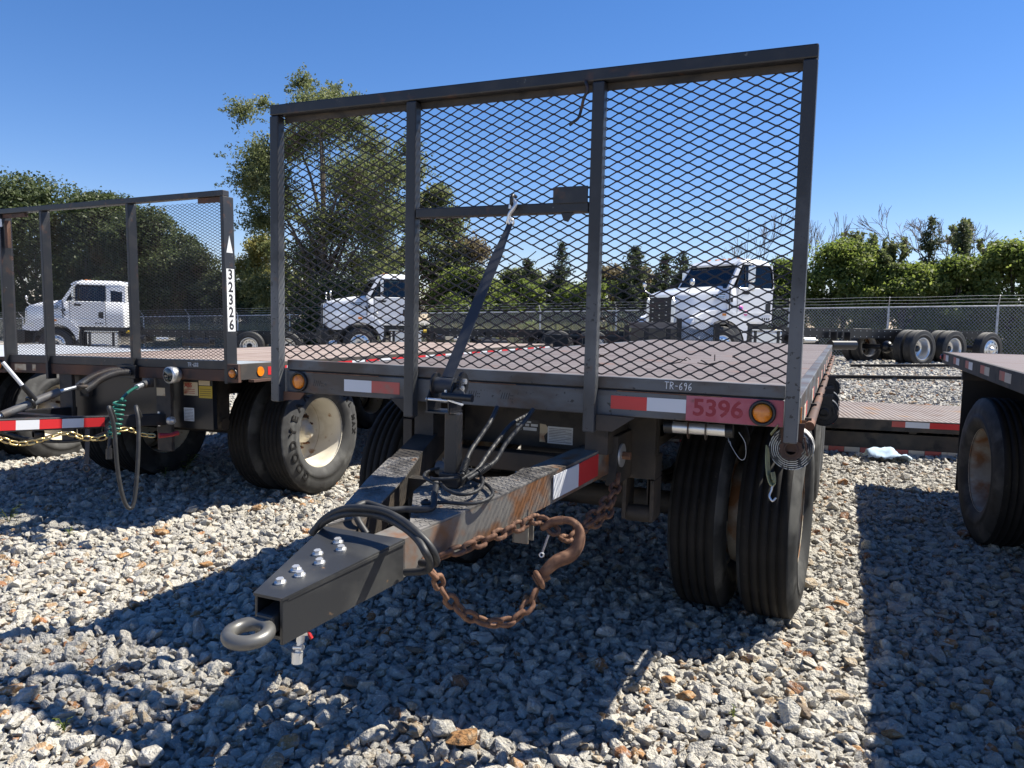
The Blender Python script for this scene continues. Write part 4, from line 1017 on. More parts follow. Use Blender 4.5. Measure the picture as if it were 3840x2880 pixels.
    MB().box(.013, .066, -.486, -.434, zt(-.46, .066), 1.162).build('stand_post', BL, W, .006)
    MB().box(.000, .080, -.500, -.420, zt(-.46, .066), zt(-.46, .12)).build('stand_foot', BL, W, .004)
    MB().box(-.048, .05, -.52, -.41, 1.162, 1.168).build('winch_base', BL, W)
    for x in (-.047, .043):
        MB().prism([(-.05, 0), (.05, 0), (.055, .04), (.03, .11), (-.01, .11), (-.052, .045)], (x, -.465, 1.166), (0, 1, 0), (0, 0, 1), (.005, 0, 0)).build('winch_cheek', MT['plastic_black'], W)
    MB().cyl((-.036, -.455, 1.262), (.040, -.455, 1.262), .030, 24).build('webbing_drum', MT['webbing'], W)
    MB().cyl((-.042, -.455, 1.262), (-.037, -.455, 1.262), .047, 28).build('drum_flange', BL, W)
    MB().lathe([(.02, 0), (.040, 0), (.040, .008), (.02, .008)], (.068, -.455, 1.272), (1, 0, 0), 44, False, lambda i, k: .004 if (k % 2 and i in (1, 2)) else 0).build('winch_gear', MT['plastic_black'], W)
    MB().cyl((.074, -.455, 1.280), (.086, -.455, 1.280), .011, 6, smooth=False).cyl((.074, -.47, 1.255), (.084, -.47, 1.255), .009, 6, smooth=False).build('gear_nut', MT['chrome'], W)
    MB().prism([(0, 0), (.05, .0), (.045, .02), (.02, .038), (.0, .02)], (.050, -.49, 1.224), (1, 0, 0), (0, 0, 1), (0, .006, 0)).build('pawl', MT['grey_steel'], W)
    MB().cyl((-.050, -.51, 1.212), (.048, -.51, 1.211), .0055, 10).cyl((.028, -.505, 1.205), (.028, -.505, 1.25), .005, 8).build('crank_rod', MT['chrome'], W)
    MB().beam((.045, -.515, 1.214), (.098, -.50, 1.198), .018, .005).build('crank_arm', MT['chrome'], W)
    MB().cyl((.031, -.535, 1.231), (.145, -.525, 1.228), .0135, 18).cyl((.145, -.525, 1.228), (.1475, -.525, 1.228), .0145, 18).build('crank_grip', MT['plastic_black'], W)
    return T
TRAILER = main_trailer()

# ---------------- loose things on the main trailer
def flat_band(name, pts, w, t, side, m, parent=None, **kw):
    """webbing: a flat band along pts, width w across direction side."""
    P = [Vector(p) for p in pts]; rings = []
    for i, p in enumerate(P):
        d = (P[min(i+1, len(P)-1)] - P[max(i-1, 0)]).normalized(); s = Vector(side) - d * Vector(side).dot(d); s.normalize(); n = d.cross(s)
        ww = w[i] if isinstance(w, (list, tuple)) else w
        rings.append([p + s*ww/2 + n*t/2, p - s*ww/2 + n*t/2, p - s*ww/2 - n*t/2, p + s*ww/2 - n*t/2])
    return MB().loft(rings, False).build(name, m, parent, **kw)
st = empty('winch_strap', label='black webbing strap running diagonally from the hand winch up to the headboard rail', cat='strap')
flat_band('webbing', smooth_path([(.012, -.462, 1.293), (.024, -.375, 1.42), (.0415, -.240, 1.62), (.0545, -.144, 1.76), (.0645, -.075, 1.86), (.069, -.045, 1.905)], 4), [.047] * 12 + [.048, .042, .036, .032, .030, .028, .026, .026, .026], .004, (1, 0, 0), MT['webbing'], st)
hk = MB().tube(smooth_path([(.069, -.042, 1.905), (.062, -.044, 1.92), (.066, -.046, 1.945), (.082, -.046, 1.965), (.090, -.042, 1.985), (.082, -.036, 2.000), (.068, -.034, 1.99), (.062, -.034, 1.968)], 4), .008, 8)
hk.torus((.069, -.043, 1.912), (0, 1, .2), .015, .005, 16, 6)
hk.build('strap_hook', MT['chrome'], st)
base(st, (.012, -.462, 1.29))

def strap_roll(c, r, w, label, m=MT['strap_grey'], group=None, tail=False):
    o = empty('strap_roll', label=label, cat='strap', group=group)
    c = Vector(c); pr = []
    mb = MB()
    for k in range(6):
        rr = r * (.52 + .09 * k); mb.lathe([(rr - .0035, -w / 2 + .001 * (k % 2)), (rr, -w / 2 - .001 * (k % 2)), (rr, w / 2), (rr - .0035, w / 2)], c, (0, 1, 0), 40)
    mb.build('rolled_webbing', m, o)
    return o
def winch_body(c, r, parent, m):
    c = Vector(c); w = empty('strap_winch', parent=parent)
    MB().lathe([(.022, -.068), (.046, -.068), (.046, -.060), (.022, -.060)], c, (0, 1, 0), 22, False, lambda i, k: -.006 if (k % 2 and i in (1, 2)) else 0).build('ratchet_wheel', m, w)
    MB().lathe([(.020, -.07), (.028, -.07), (.028, .07), (.020, .07)], c, (0, 1, 0), 20).build('drum', m, w)
    for y in (-.058, .056): MB().prism([(-.035, -.01), (.035, -.01), (.045, .10), (-.045, .10)], c + Vector((0, y, 0)), (1, 0, 0), (0, 0, 1), (0, .005, 0)).build('winch_cheek', m, w)
    MB().beam(c + Vector((.06, -.066, -.02)), c + Vector((.045, -.066, .05)), .012, .006).build('pawl', m, w)
    return w
winch_body((1.198, .14, 1.046), .08, TRAILER, MT['rusty_bumper'])
sr = strap_roll((1.198, .135, 1.046), .083, .10, 'large grey striped webbing roll on the winch under the right headboard post', MT['strap_grey'])
flat_band('loose_tail', smooth_path([(1.115, .08, 1.045), (1.118, .05, 1.0), (1.125, .03, .955), (1.135, .02, .925), (1.143, .02, .917), (1.146, .03, .93), (1.140, .035, .96)], 3), .045, .003, (.2, 1, 0), MT['strap_yellow'], sr)
flat_band('loose_end', [(1.150, .06, 1.135), (1.125, .05, 1.10)], .04, .003, (.2, 1, .0), MT['strap_yellow'], sr)
MB().tube(smooth_path([(1.143, .028, .925), (1.140, .02, .895), (1.134, .012, .872), (1.146, .006, .856), (1.158, .012, .868)], 4), .004, 6).build('wire_hook', MT['chrome'], sr)
base(sr, (1.198, .135, 1.046))
for i, (y, z, r) in enumerate(((1.95, 1.0, .085), (2.55, 1.0, .085), (3.75, 1.005, .085))):
    winch_body((1.275, y, z), r, TRAILER, MT['plastic_black'])
    mb = strap_roll((1.275, y, z), r, .10, ('nearest black strap roll hanging under the right deck edge ahead of the rear tyre', 'second black strap roll tucked right behind the nearest roll', 'farthest black strap roll hanging beneath the rear of the right deck edge')[i], MT['webbing'], 'strap rolls under the right deck edge')
    MB().cyl((1.275, y - .045, z), (1.275, y + .045, z), r * .9, 30).build('roll_core', MT['plastic_black'], mb)
    base(mb, (1.275, y, z))
# silver document tube under the bumper
dt = empty('document_tube', label='shiny silver tube with black end caps hanging under the pink 5396 patch', cat='tube')
MB().cyl((.735, .15, 1.086), (.945, .15, 1.088), .024, 24).build('tube', MT['chrome'], dt)
for a, b in ((.70, .735), (.945, .975)): MB().cyl((a, .15, 1.086), (b, .15, 1.088), .028, 20).build('end_cap', MT['plastic_black'], dt)
for x in (.798, .868): MB().cyl((x, .15, 1.083), (x + .004, .15, 1.083), .040, 24).build('hanger_strap', MT['grey_steel'], dt)
MB().tube(smooth_path([(.957, .14, 1.062), (.972, .12, 1.035), (1.01, .11, .985), (1.030, .11, .995), (1.027, .11, 1.05), (1.0, .12, 1.09)], 4), .0014, 5).build('wire_lanyard', MT['galv'], dt)
MB().tube(smooth_path([(.957, .14, 1.062), (.962, .13, 1.045), (.968, .125, 1.05), (.972, .12, 1.033)], 4), .0014, 5).build('wire_lanyard', MT['galv'], dt)
base(dt, (.84, .15, 1.06))
# hoses
def hose(name, paths, r, label, cat='hose', guards=(), m='hose', k=6, group=None):
    o = empty(name, label=label, cat=cat, group=group)
    for p in paths: MB().tube(smooth_path(p, k), r, 10).build('hose_run', MT[m], o)
    for p in guards:
        q = resample(p, .0075); g = MB()
        for a, b in zip(q, q[1:]): g.torus((a + b) / 2, b - a, r + .0025, .0026, 12, 5)
        g.build('spring_guard', MT['hose'], o)
    base(o, paths[0][0]); return o
hose('rubber_hose', [[(-.223, -.957, .79), (-.184, -.946, .842), (-.118, -.942, .882), (-.037, -.954, .901), (.045, -.95, .901), (.118, -.965, .889), (.201, -1.008, .873), (.253, -1.017, .841), (.268, -1.0, .80), (.235, -.94, .755), (.16, -.90, .735)],
                      [(-.232, -.943, .792), (-.167, -.947, .842), (-.095, -.946, .872), (-.02, -.942, .882), (.057, -.953, .881), (.14, -.977, .867), (.219, -1.023, .851), (.262, -1.045, .82), (.25, -.997, .772), (.207, -.951, .731), (.13, -.945, .712)]], .0115,
     'pair of thick black hoses looped over the bolted tongue', 'hose')
hose('rubber_hose', [[(-.045, -.90, .80), (-.088, -.889, .84), (-.136, -.835, .858), (-.137, -.778, .866), (-.088, -.779, .862), (-.028, -.797, .860), (.022, -.768, .862), (.094, -.757, .866), (.109, -.73, .874), (.081, -.677, .891), (.05, -.607, .912)]], .0115,
     'grey black hose lying across the open triangle of the drawbar', 'hose')
hose('air_line_coil', [[(.027, -.551, .905), (-.033, -.51, .906), (-.07, -.484, .913), (-.085, -.438, .92), (-.071, -.394, .926), (-.036, -.369, .93), (.028, -.363, .93), (.088, -.37, .93), (.145, -.429, .922), (.182, -.502, .91), (.187, -.569, .9), (.154, -.608, .895), (.092, -.589, .897), (.029, -.539, .908)],
                       [(-.03, -.50, .915), (.011, -.556, .925), (.057, -.541, .928), (.096, -.504, .932), (.098, -.454, .936), (.07, -.41, .936), (.0, -.39, .934)],
                       [(.065, -.416, .92), (.119, -.432, .91), (.179, -.462, .906), (.235, -.525, .897), (.25, -.576, .889), (.239, -.623, .882), (.197, -.657, .877), (.12, -.672, .876), (.059, -.702, .872), (.047, -.696, .873), (.051, -.673, .876)]], .0068,
     'thin black air line coiled in loops around the winch post foot', 'hose')
for i, (p, g, lab) in enumerate(((
    [(.098, -.20, 1.16), (.106, -.277, 1.113), (.097, -.351, 1.059), (.094, -.422, 1.017), (.102, -.488, .973), (.115, -.53, .945)], [(.098, -.46, .99), (.113, -.525, .95)], 'left air hose hanging from the bumper behind the winch post'),
    ([(.217, -.106, 1.15), (.203, -.182, 1.098), (.172, -.267, 1.032), (.161, -.343, .973), (.152, -.414, .955), (.120, -.50, .925)], [(.155, -.39, .96), (.138, -.46, .94)], 'right air hose sagging from the bumper to the drawbar plate'),
    ([(.17, -.02, 1.12), (.15, -.167, 1.092), (.135, -.26, 1.039), (.127, -.351, .989), (.129, -.435, .952), (.10, -.51, .925)], [], 'middle thin air hose between the two guarded hoses'))):
    hose('air_hose', [p], .009, lab, 'hose', [g] if g else [], group='air hoses from bumper to drawbar')
MB().cyl((-.08, -.36, .925), (-.02, -.36, .925), .028, 16).cyl((-.05, -.36, .93), (-.05, -.36, .965), .01, 8).build('air_coupling', MT['grey_steel'], TRAILER)
# rusty chains, hook, wrench
def chain_thing(name, label, runs, L, W, R, m, extra=None):
    o = empty(name, label=label, cat='chain')
    for p in runs: chain(o, p, L, W, R, MT[m])
    if extra: extra(o)
    base(o, runs[0][0]); return o
def grab_hook(o):
    pts = smooth_path([(.40, -.455, .585), (.418, -.452, .612), (.45, -.425, .645), (.488, -.390, .662), (.510, -.365, .70), (.507, -.345, .745), (.478, -.336, .772), (.44, -.337, .775)], 5)
    MB().cyl((.385, -.47, .575), (.42, -.44, .60), .024, 14).torus((.398, -.462, .580), (.7, .5, .4), .026, .011, 18, 8).build('hook_clevis', MT['rust'], o)
    n = len(pts); MB().tube(pts, [.014 + .012 * math.sin(math.pi * min(i / (n - 1) * 1.25, 1)) for i in range(n)], 10).build('slip_hook', MT['rust'], o)
    MB().tube(smooth_path([(.44, -.337, .775), (.40, -.345, .765), (.375, -.35, .745), (.36, -.352, .735)], 4), [.017, .0168, .0165, .016, .016, .016, .015, .0145, .014, .013, .012, .011, .010], 8).build('hook_tip', MT['rust'], o)
chain_thing('safety_chain', 'rusty chain drooping in a loop from the tongue back to its big hook', [[(.185, -.90, .72), (.200, -.866, .683), (.203, -.83, .627), (.221, -.787, .571), (.255, -.736, .516), (.299, -.68, .482), (.343, -.621, .468), (.378, -.563, .487), (.395, -.506, .53), (.403, -.455, .59)]], .070, .050, .0085, 'rust', grab_hook)
chain_thing('safety_chain', 'rusty chain pulled along the underside of the right drawbar arm', [[(.150, -.86, .725), (.19, -.80, .735), (.232, -.712, .745), (.262, -.623, .752), (.292, -.533, .76), (.322, -.443, .768), (.345, -.36, .775), (.375, -.33, .755), (.40, -.345, .735), (.425, -.36, .725), (.44, -.365, .715)],
    ], .070, .050, .0085, 'rust')
chain_thing('safety_chain', 'dark rusty chain hanging below the right drawbar hinge', [[(.425, -.30, .69), (.44, -.216, .683), (.464, -.092, .72), (.492, .032, .765), (.503, .15, .81), (.49, .22, .855)], [(.45, -.2, .70), (.475, -.08, .70), (.50, .03, .72), (.51, .12, .78)]], .076, .054, .009, 'rust')
MB().beam((.404, -.393, .728), (.393, -.424, .668), .007, .004).torus((.3915, -.427, .660), (.3, -.85, .1), .0075, .0032, 14, 6).build('wrench', MT['chrome'], label='small shiny ring wrench stuck in the chain beside the rusty hook', cat='wrench')
# valve under the tongue
vv = empty('drain_valve', label='silver valve with a red lever hanging under the tongue tip', cat='valve')
V = lambda x, y, z: Vector((x - .036, y - .02, z - .03))
MB().cyl(V(.036, -1.262, .70), V(.034, -1.268, .625), .0125, 10).cyl(V(.028, -1.27, .652), V(.056, -1.262, .655), .0105, 10).cyl(V(.034, -1.268, .625), V(.030, -1.275, .59), .009, 10).cyl(V(.030, -1.276, .598), V(.030, -1.278, .566), .0155, 8).cyl(V(.018, -1.275, .608), V(.046, -1.272, .612), .0085, 8).build('valve_body', MT['chrome'], vv)
MB().beam(V(.050, -1.262, .662), V(.066, -1.258, .636), .011, .006).build('lever', MT['red_hook'], vv)
base(vv, (-.018, -1.27, .566))

# ------------------------------------------------------------------ left trailer
def left_trailer():
    T = empty('flatbed_trailer', (-3.79, 1.15, 0), rot=(0, -.02, 0), label='left flatbed trailer with rusty bumper, mesh headboard and the numbers 32326 on its post', cat='trailer')
    BL, DF, RB = MT['black_steel'], MT['dark_frame'], MT['rusty_bumper']
    MB().box(-1.28, 1.28, .10, .46, 1.105, 1.122).build('ribbed_apron', MT['apron'], T)
    n = 12; w = 2.56 / n
    for i in range(n): MB().box(-1.28 + i * w + .002, -1.28 + (i + 1) * w - .002, .465, 6.3, 1.100, 1.121 + .002 * ((i * 7) % 3)).build('deck_board', MT['plank'], T)
    for s in (-1, 1):
        a, b = (1.28, 1.30) if s > 0 else (-1.30, -1.28)
        r = MB().box(a, b, .02, 6.3, 1.012, 1.126).build('side_rail', MT['dark_frame'], T, .003)
        MB().box(a + (.02 if s > 0 else -.05), b + (.05 if s > 0 else -.02), .10, 6.3, .995, 1.012).build('rub_rail', RB, r)
        x = 1.3006 if s > 0 else -1.3021
        for k in range(14): tape(r, .30 + k * .42, .30 + k * .42 + .21, 1.035, 1.095, x, MT['red_tape'], ax='y'); tape(r, .51 + k * .42, .51 + k * .42 + .19, 1.035, 1.095, x, MT['white_tape'], ax='y')
        MB().cyl((x, .22, 1.065), (x + .006 * s, .22, 1.065), .035, 18).build('side_marker', MT['amber'], r)
    B = MB().box(-1.20, 1.19, .03, .09, 1.0, 1.082).build('front_bumper', RB, T, .004)
    MB().box(-1.20, 1.19, .026, .085, 1.083, 1.145).build('bumper_cap', BL, B, .003)
    for s in (-1, 1):
        bx = MB().box(1.20 if s > 0 else -1.30, 1.30 if s > 0 else -1.20, .0, .03, .995, 1.125).build('corner_box', RB, T, .003)
        lamp_round(bx, (s * 1.255, .0, 1.06), .030, (0, -1, 0), MT['amber'])
    strokes(B, 'marker_writing', [GL[c] for c in 'TR-688'], .805, 1.098, .028, .0245, MT['chalk'], r=.0016)
    MB().box(-1.12, -.98, .029, .0305, 1.02, 1.07).build('faded_sticker', MT['paper_rust'], B); MB().box(-.90, -.86, .029, .0305, 1.02, 1.07).build('faded_sticker', MT['paper_rust'], B)
    H = empty('headboard', parent=T); top = 2.333
    for x0, w, d, zb in ((-1.205, .03, .10, 1.0), (-.70, .027, .075, .96), (.255, .027, .075, .96), (1.172, .03, .10, .985)):
        MB().box(x0, x0 + w, 0, d, zb, top - .04).build('post', BL, H, .004)
    MB().box(-1.205, 1.202, 0, .06, top - .04, top).build('top_rail', BL, H, .004)
    MB().box(.95, 1.17, .02, .05, top - .075, top - .042).build('angle_tab', RB, H); MB().box(-1.17, -.9, .02, .05, top - .07, top - .042).build('angle_tab', RB, H)
    MB().box(-1.15, -1.12, .02, .05, 2.02, 2.24).build('angle_tab', RB, H)
    for (x, z, a) in ((-1.19, 2.19, .1), ):
        MB().prism([(0, 0), (.05, 0), (.045, .06), (.005, .07)], (x - .005, -.002, z), (1, 0, 0), (0, 0, 1), (0, .0015, 0)).build('torn_sticker', MT['paper'], H)
    P = expanded(-1.17, 1.17, 1.13, top - .05, .0235, .0215, .085, .0030, .0012)
    put('expanded_mesh', quads_mesh('expanded_mesh', P, MT['mesh_steel']), H, kind='stuff')
    for i, ch in enumerate('32326'):
        z = 1.750 - i * .088
        MB().box(1.2022, 1.2032, .015, .088, z - .043, z + .043).build('number_decal', MT['chalk'], H)
        text_obj('number', ch, .098, MT['ink'], H, (1.2036, .051, z), (0, 1, 0), (0, 0, 1), .0004, .95, .003)
    MB().prism([(0, 0), (.06, .0), (.03, .12)], (1.2022, .02, 1.905), (0, 1, 0), (0, 0, 1), (.001, 0, 0)).build('torn_sticker', MT['paper'], H)
    # chassis
    for x in (-.42, .42): MB().box(x - .05, x + .05, .12, 6.2, .82, 1.10).build('main_beam', DF, T)
    for k in range(9): MB().box(-1.27, 1.27, .6 + k * .65, .66 + k * .65, 1.01, 1.10).build('cross_member', DF, T)
    MB().box(-.75, .9, .16, .20, .62, 1.0).build('front_plate', MT['truck_black'], T)
    for x in (-.60, .46): MB().box(x, x + .145, .04, .07, .455, 1.0).build('hinge_plate', MT['dark_frame'], T, .003)
    MB().cyl((.60, .03, .69), (.63, .03, .69), .03, 12).cyl((.63, .03, .69), (.655, .03, .69), .013, 8).build('hinge_pin', MT['chrome'], T)
    MB().box(.48, .50, .032, .04, .64, .75).build('hinge_bolt', MT['chrome'], T)
    MB().cyl((-1.0, 1.10, .49), (1.0, 1.10, .49), .065, 14).build('axle', DF, T)
    for s in (-1, 1):
        hx = s * .56
        MB().box(hx - .06, hx + .06, .5, .62, .62, 1.0).cyl((hx - .07, .56, .60), (hx + .07, .56, .60), .05, 12).build('spring_hanger', DF, T, .004)
        sp = MB()
        for k in range(3): sp.tube([(hx, 1.1 - .6 + k * .12, .68 - .02 * k), (hx, 1.1, .60 - .02 * k), (hx, 1.1 + .6 - k * .12, .68 - .02 * k)], .018, 6)
        sp.build('leaf_spring', DF, T)
    wr = dual_wheel(T, 1.055, 1.10, .495, 1, 'rim_white', 'tyre_dusty', 'tyre', 0, 10, 5, .35)
    tyre_letters(wr, 'GOODYEAR', .408, rad(-141), .098, MT['rubber'], adv=.105)
    tyre_letters(wr, 'FUEL MAX', .408, rad(34), .062, MT['rubber'], adv=.062)
    dual_wheel(T, -1.055, 1.10, .495, -1, 'rim_white', 'tyre', 'tyre')
    for y in (4.5, 5.7):
        dual_wheel(T, 1.055, y, .495, 1, 'rim_white', 'tyre'); dual_wheel(T, -1.055, y, .495, -1, 'rim_white', 'tyre')
    # round work light
    wl_ = MB().lathe([(.0, .07), (.035, .068), (.054, .045), (.061, 0), (.061, -.024), (.052, -.028)], (.70, -.03, 1.035), (0.1, 1, 0), 28).build('work_light', MT['chrome'], T)
    MB().lathe([(.053, -.026), (.035, -.032), (0, -.034)], (.70, -.03, 1.035), (0.1, 1, 0), 24).build('lens', MT['glass'], wl_)
    # labels hanging on the plate
    a = MB().box(.62, .76, .155, .1575, .87, .97).build('warning_label', MT['paper_rust'], T)
    text_obj('label_word', 'ABS', .045, MT['ink_red'], a, (.665, .1545, .945), depth=.0004, bold=.001)
    for i in range(3): MB().box(.63, .73, .1542, .1548, .885 + i * .014, .889 + i * .014).build('print_line', MT['ink_red'], a)
    a = MB().box(.77, .90, .155, .1575, .855, .945).build('warning_label', MT['yellow_label'], T)
    for i in range(4): MB().box(.78, .89, .1542, .1548, .872 + i * .016, .875 + i * .016).build('print_line', MT['ink'], a)
    MB().box(.77, .88, .155, .1575, .95, .985).build('warning_label', MT['paper_rust'], T)
    a = MB().box(.615, .715, .155, .1575, .675, .775).build('certificate_label', MT['paper'], T)
    for i in range(8): MB().box(.622, .708, .1542, .1548, .685 + i * .011, .6875 + i * .011).build('print_line', MT['ink'], a)
    MB().box(.47, .555, .0385, .0395, .87, .93).build('white_sticker', MT['paper_rust'], T)
    # drawbar
    D = empty('drawbar', parent=T)
    for s in (-1, 1):
        MB().beam((s * .53, .10, .69), (s * .16, -1.30, .775), .075, .085).build('arm', BL, D, .005)
        p0 = Vector((s * .53, .10, .69)); p1 = Vector((s * .16, -1.30, .775)); d, sd, u = frame_of(p1 - p0)
        out = sd if sd.x * s > 0 else -sd
        for k in range(7):
            a = p0.lerp(p1, .34 + k * .095); b = p0.lerp(p1, .34 + (k + 1) * .095)
            MB().beam(a + out * .0385, b + out * .0385, .002, .062).build('reflective_tape', MT['red_tape' if k % 2 == 0 else 'white_tape'], D)
    MB().beam((0, -1.2, .775), (0, -1.85, .80), .12, .10).build('tongue', BL, D, .005)
    MB().torus((0, -1.93, .80), (0, 0, 1), .052, .02, 30, 12).build('lunette_ring', DF, D)
    MB().box(-.33, .33, -.55, -.47, .70, .76).build('arm_brace', BL, D)
    for c in ((.44, -.36, .655), (.27, -.75, .67)): MB().lathe([(.022, -.03), (.03, -.03), (.03, .03), (.022, .03)], c, (.3, 1, 0), 16).build('chain_guide', MT['plastic_black'], D)
    return T
LT = left_trailer()
# things hanging on the left trailer (world positions)
def thing_mb(name, mb, m, label, cat, loc, **kw):
    o = empty(name, label=label, cat=cat, **kw); mb.build(name + '_body' if name != cat else 'body', m, o); base(o, loc); return o
tb = empty('turnbuckle', label='grey ratchet turnbuckle with a pale handle lying above the left drawbar', cat='turnbuckle')
MB().tube([(-3.600, .10, .800), (-3.585, .22, .822)], .014, 8).tube([(-3.53, .53, .945), (-3.508, .673, .974)], .012, 8).build('threaded_rod', MT['galv'], tb)
MB().cyl((-3.588, .20, .820), (-3.525, .55, .948), .027, 16).build('barrel', MT['grey_steel'], tb)
MB().tube([(-3.590, .218, 1.162), (-3.530, .30, 1.01)], .0125, 10).build('pale_handle', MT['silver_handle'], tb)
MB().tube([(-3.530, .30, 1.01), (-3.530, .385, .905)], .017, 10).torus((-3.555, .37, .888), (.1, .9, .4), .036, .011, 20, 8).build('ratchet_head', MT['plastic_black'], tb)
MB().torus((-3.50, .70, .975), (0, 0, 1), .03, .012, 18, 8).cyl((-3.50, .70, .95), (-3.50, .70, 1.0), .016, 8).build('clevis', MT['dark_frame'], tb)
base(tb, (-3.56, .4, .8))
def ribbed(o, p, r, m, step=.011):
    P = smooth_path(p, 5); MB().tube(P, r, 10).build('hose_run', MT[m], o); g = MB()
    q = resample(p, step)
    for a, b in zip(q, q[1:]): g.torus((a + b) / 2, b - a, r, .0035, 14, 5)
    g.build('ribs', MT['grey_steel'] if m == 'hose' else MT[m], o)
ch = empty('corrugated_hoses', label='twin black corrugated hoses leaving the left rusty bumper', cat='hose')
ribbed(ch, [(-3.62, 1.17, 1.055), (-3.61, 1.02, 1.06), (-3.585, .88, 1.035), (-3.555, .77, 1.0), (-3.53, .69, .965)], .024, 'hose')
ribbed(ch, [(-3.565, 1.17, 1.045), (-3.555, 1.02, 1.045), (-3.53, .88, 1.015), (-3.50, .78, .975), (-3.48, .70, .945)], .024, 'hose')
MB().box(-3.69, -3.50, 1.14, 1.176, 1.0, 1.10).build('hose_bracket', MT['plastic_black'], ch, .003)
base(ch, (-3.6, 1.15, 1.05))
gc = empty('coiled_cable', label='green coiled electric cable with black plug dangling over the left drawbar', cat='cable')
hx = []
for k in range(110):
    t = k / 109; a = t * 2 * math.pi * 8; c = Vector((-3.13 + .05 * t, .70 - .10 * t, .90 - .24 * t)); hx.append(c + Vector((math.cos(a) * .042, math.sin(a) * .030, 0)))
MB().tube(hx, .0075, 6).build('green_coil', MT['green_cable'], gc)
MB().tube(smooth_path([(-3.31, 1.02, .965), (-3.26, .92, .955), (-3.19, .80, .93), (-3.12, .70, .90)], 5), .010, 8).build('green_lead', MT['green_cable'], gc)
g = MB()
q = resample([(-3.33, 1.05, .967), (-3.31, 1.01, .965), (-3.285, .965, .96)], .009)
for a, b in zip(q, q[1:]): g.torus((a + b) / 2, b - a, .016, .004, 12, 5)
g.build('spring_guard', MT['galv'], gc)
MB().cyl((-3.335, 1.06, .968), (-3.36, 1.14, .972), .028, 14).box(-3.40, -3.33, 1.12, 1.16, .945, 1.01).build('socket', MT['grey_steel'], gc)
MB().cyl((-3.056, .56, .68), (-3.050, .545, .60), .013, 10).cyl((-3.050, .545, .60), (-3.046, .54, .53), .020, 12).build('plug', MT['plastic_black'], gc)
base(gc, (-3.1, .7, .9))
hose('rubber_hose', [[(-2.93, .50, .80), (-2.885, .44, .87), (-2.86, .40, .897), (-2.845, .42, .776), (-2.834, .429, .519), (-2.814, .447, .328), (-2.795, .475, .245), (-2.787, .509, .283), (-2.80, .55, .484), (-2.829, .591, .757), (-2.87, .61, .874), (-2.92, .66, .86), (-2.96, .72, .80)]], .013, 'long black hose hanging in a loop from the left drawbar almost to the stones', 'hose')
chain_thing('safety_chain', 'shiny yellow zinc chain slung along the near side of the left drawbar', [[(-3.55, .0, .70), (-3.478, .112, .689), (-3.433, .182, .650), (-3.358, .271, .66), (-3.289, .358, .70), (-3.25, .42, .70), (-3.225, .50, .66), (-3.170, .598, .652), (-3.117, .707, .705), (-3.10, .76, .69), (-3.064, .833, .65), (-3.01, .91, .64)]], .062, .042, .0062, 'gold',
    lambda o: MB().tube([(-3.01, .91, .64), (-2.975, .98, .638), (-2.955, 1.03, .65)], [.02, .014, .018], 10).build('red_hook', MT['red_hook'], o))
chain_thing('safety_chain', 'second yellow zinc chain on the far side of the left drawbar', [[(-4.1, .0, .72), (-4.05, .2, .70), (-4.0, .4, .69), (-3.98, .6, .70), (-4.05, .8, .69), (-4.15, 1.0, .67)]], .062, .042, .0062, 'gold')
MB().tube(smooth_path([(-3.9, .3, .70), (-3.7, .45, .62), (-3.5, .62, .60), (-3.3, .72, .66), (-3.2, .75, .74)], 5), .012, 8).build('brake_cable', MT['hose'], label='dark cable sagging below the left drawbar behind the yellow chain', cat='cable')
dp = empty('hanging_strap', label='dark strap with a ring end hanging beneath the left drawbar', cat='strap')
flat_band('webbing', [(-3.335, .61, .70), (-3.332, .605, .606), (-3.330, .596, .50), (-3.328, .592, .46)], .03, .004, (.9, .4, 0), MT['webbing'], dp)
MB().torus((-3.328, .590, .43), (.4, -.9, .1), .02, .006, 16, 6).build('ring', MT['dark_frame'], dp)
base(dp, (-3.33, .6, .42))

# ------------------------------------------------------------------ far left trailer
def far_left_trailer():
    T = empty('flatbed_trailer', (-7.2, 1.5, -.06), label='far left pale grey decked trailer behind the trailer numbered 32326', cat='trailer')
    MB().box(-1.24, 1.24, -2.2, 2.36, 1.07, 1.09).build('deck_sheet', MT['grey_deck'], T)
    for s in (-1, 1):
        a, b = (1.24, 1.26) if s > 0 else (-1.26, -1.24)
        r = MB().box(a, b, -2.2, 2.36, .96, 1.094).build('side_rail', MT['dark_frame'], T)
        for k in range(8): tape(r, -2.0 + k * .55, -1.72 + k * .55, .985, 1.045, 1.2606 if s > 0 else -1.2621, MT['red_tape'], ax='y')
    MB().box(-1.24, 1.24, 2.362, 2.40, .96, 1.092).build('rear_rail', MT['dark_frame'], T)
    for x in (-.42, .42): MB().box(x - .05, x + .05, -2.1, 2.3, .8, 1.068).build('main_beam', MT['dark_frame'], T)
    for y in (.87, -.4):
        MB().cyl((-1, y, .5), (1, y, .5), .06, 12).build('axle', MT['dark_frame'], T)
        dual_wheel(T, 1.10, y, .5, 1, 'rim_white', 'tyre_dusty'); dual_wheel(T, -1.10, y, .5, -1, 'rim_white', 'tyre')
    for y in (.0, .9): MB().box(-.5, .5, y, y + .06, .55, .8).build('axle_mount', MT['dark_frame'], T)
far_left_trailer()

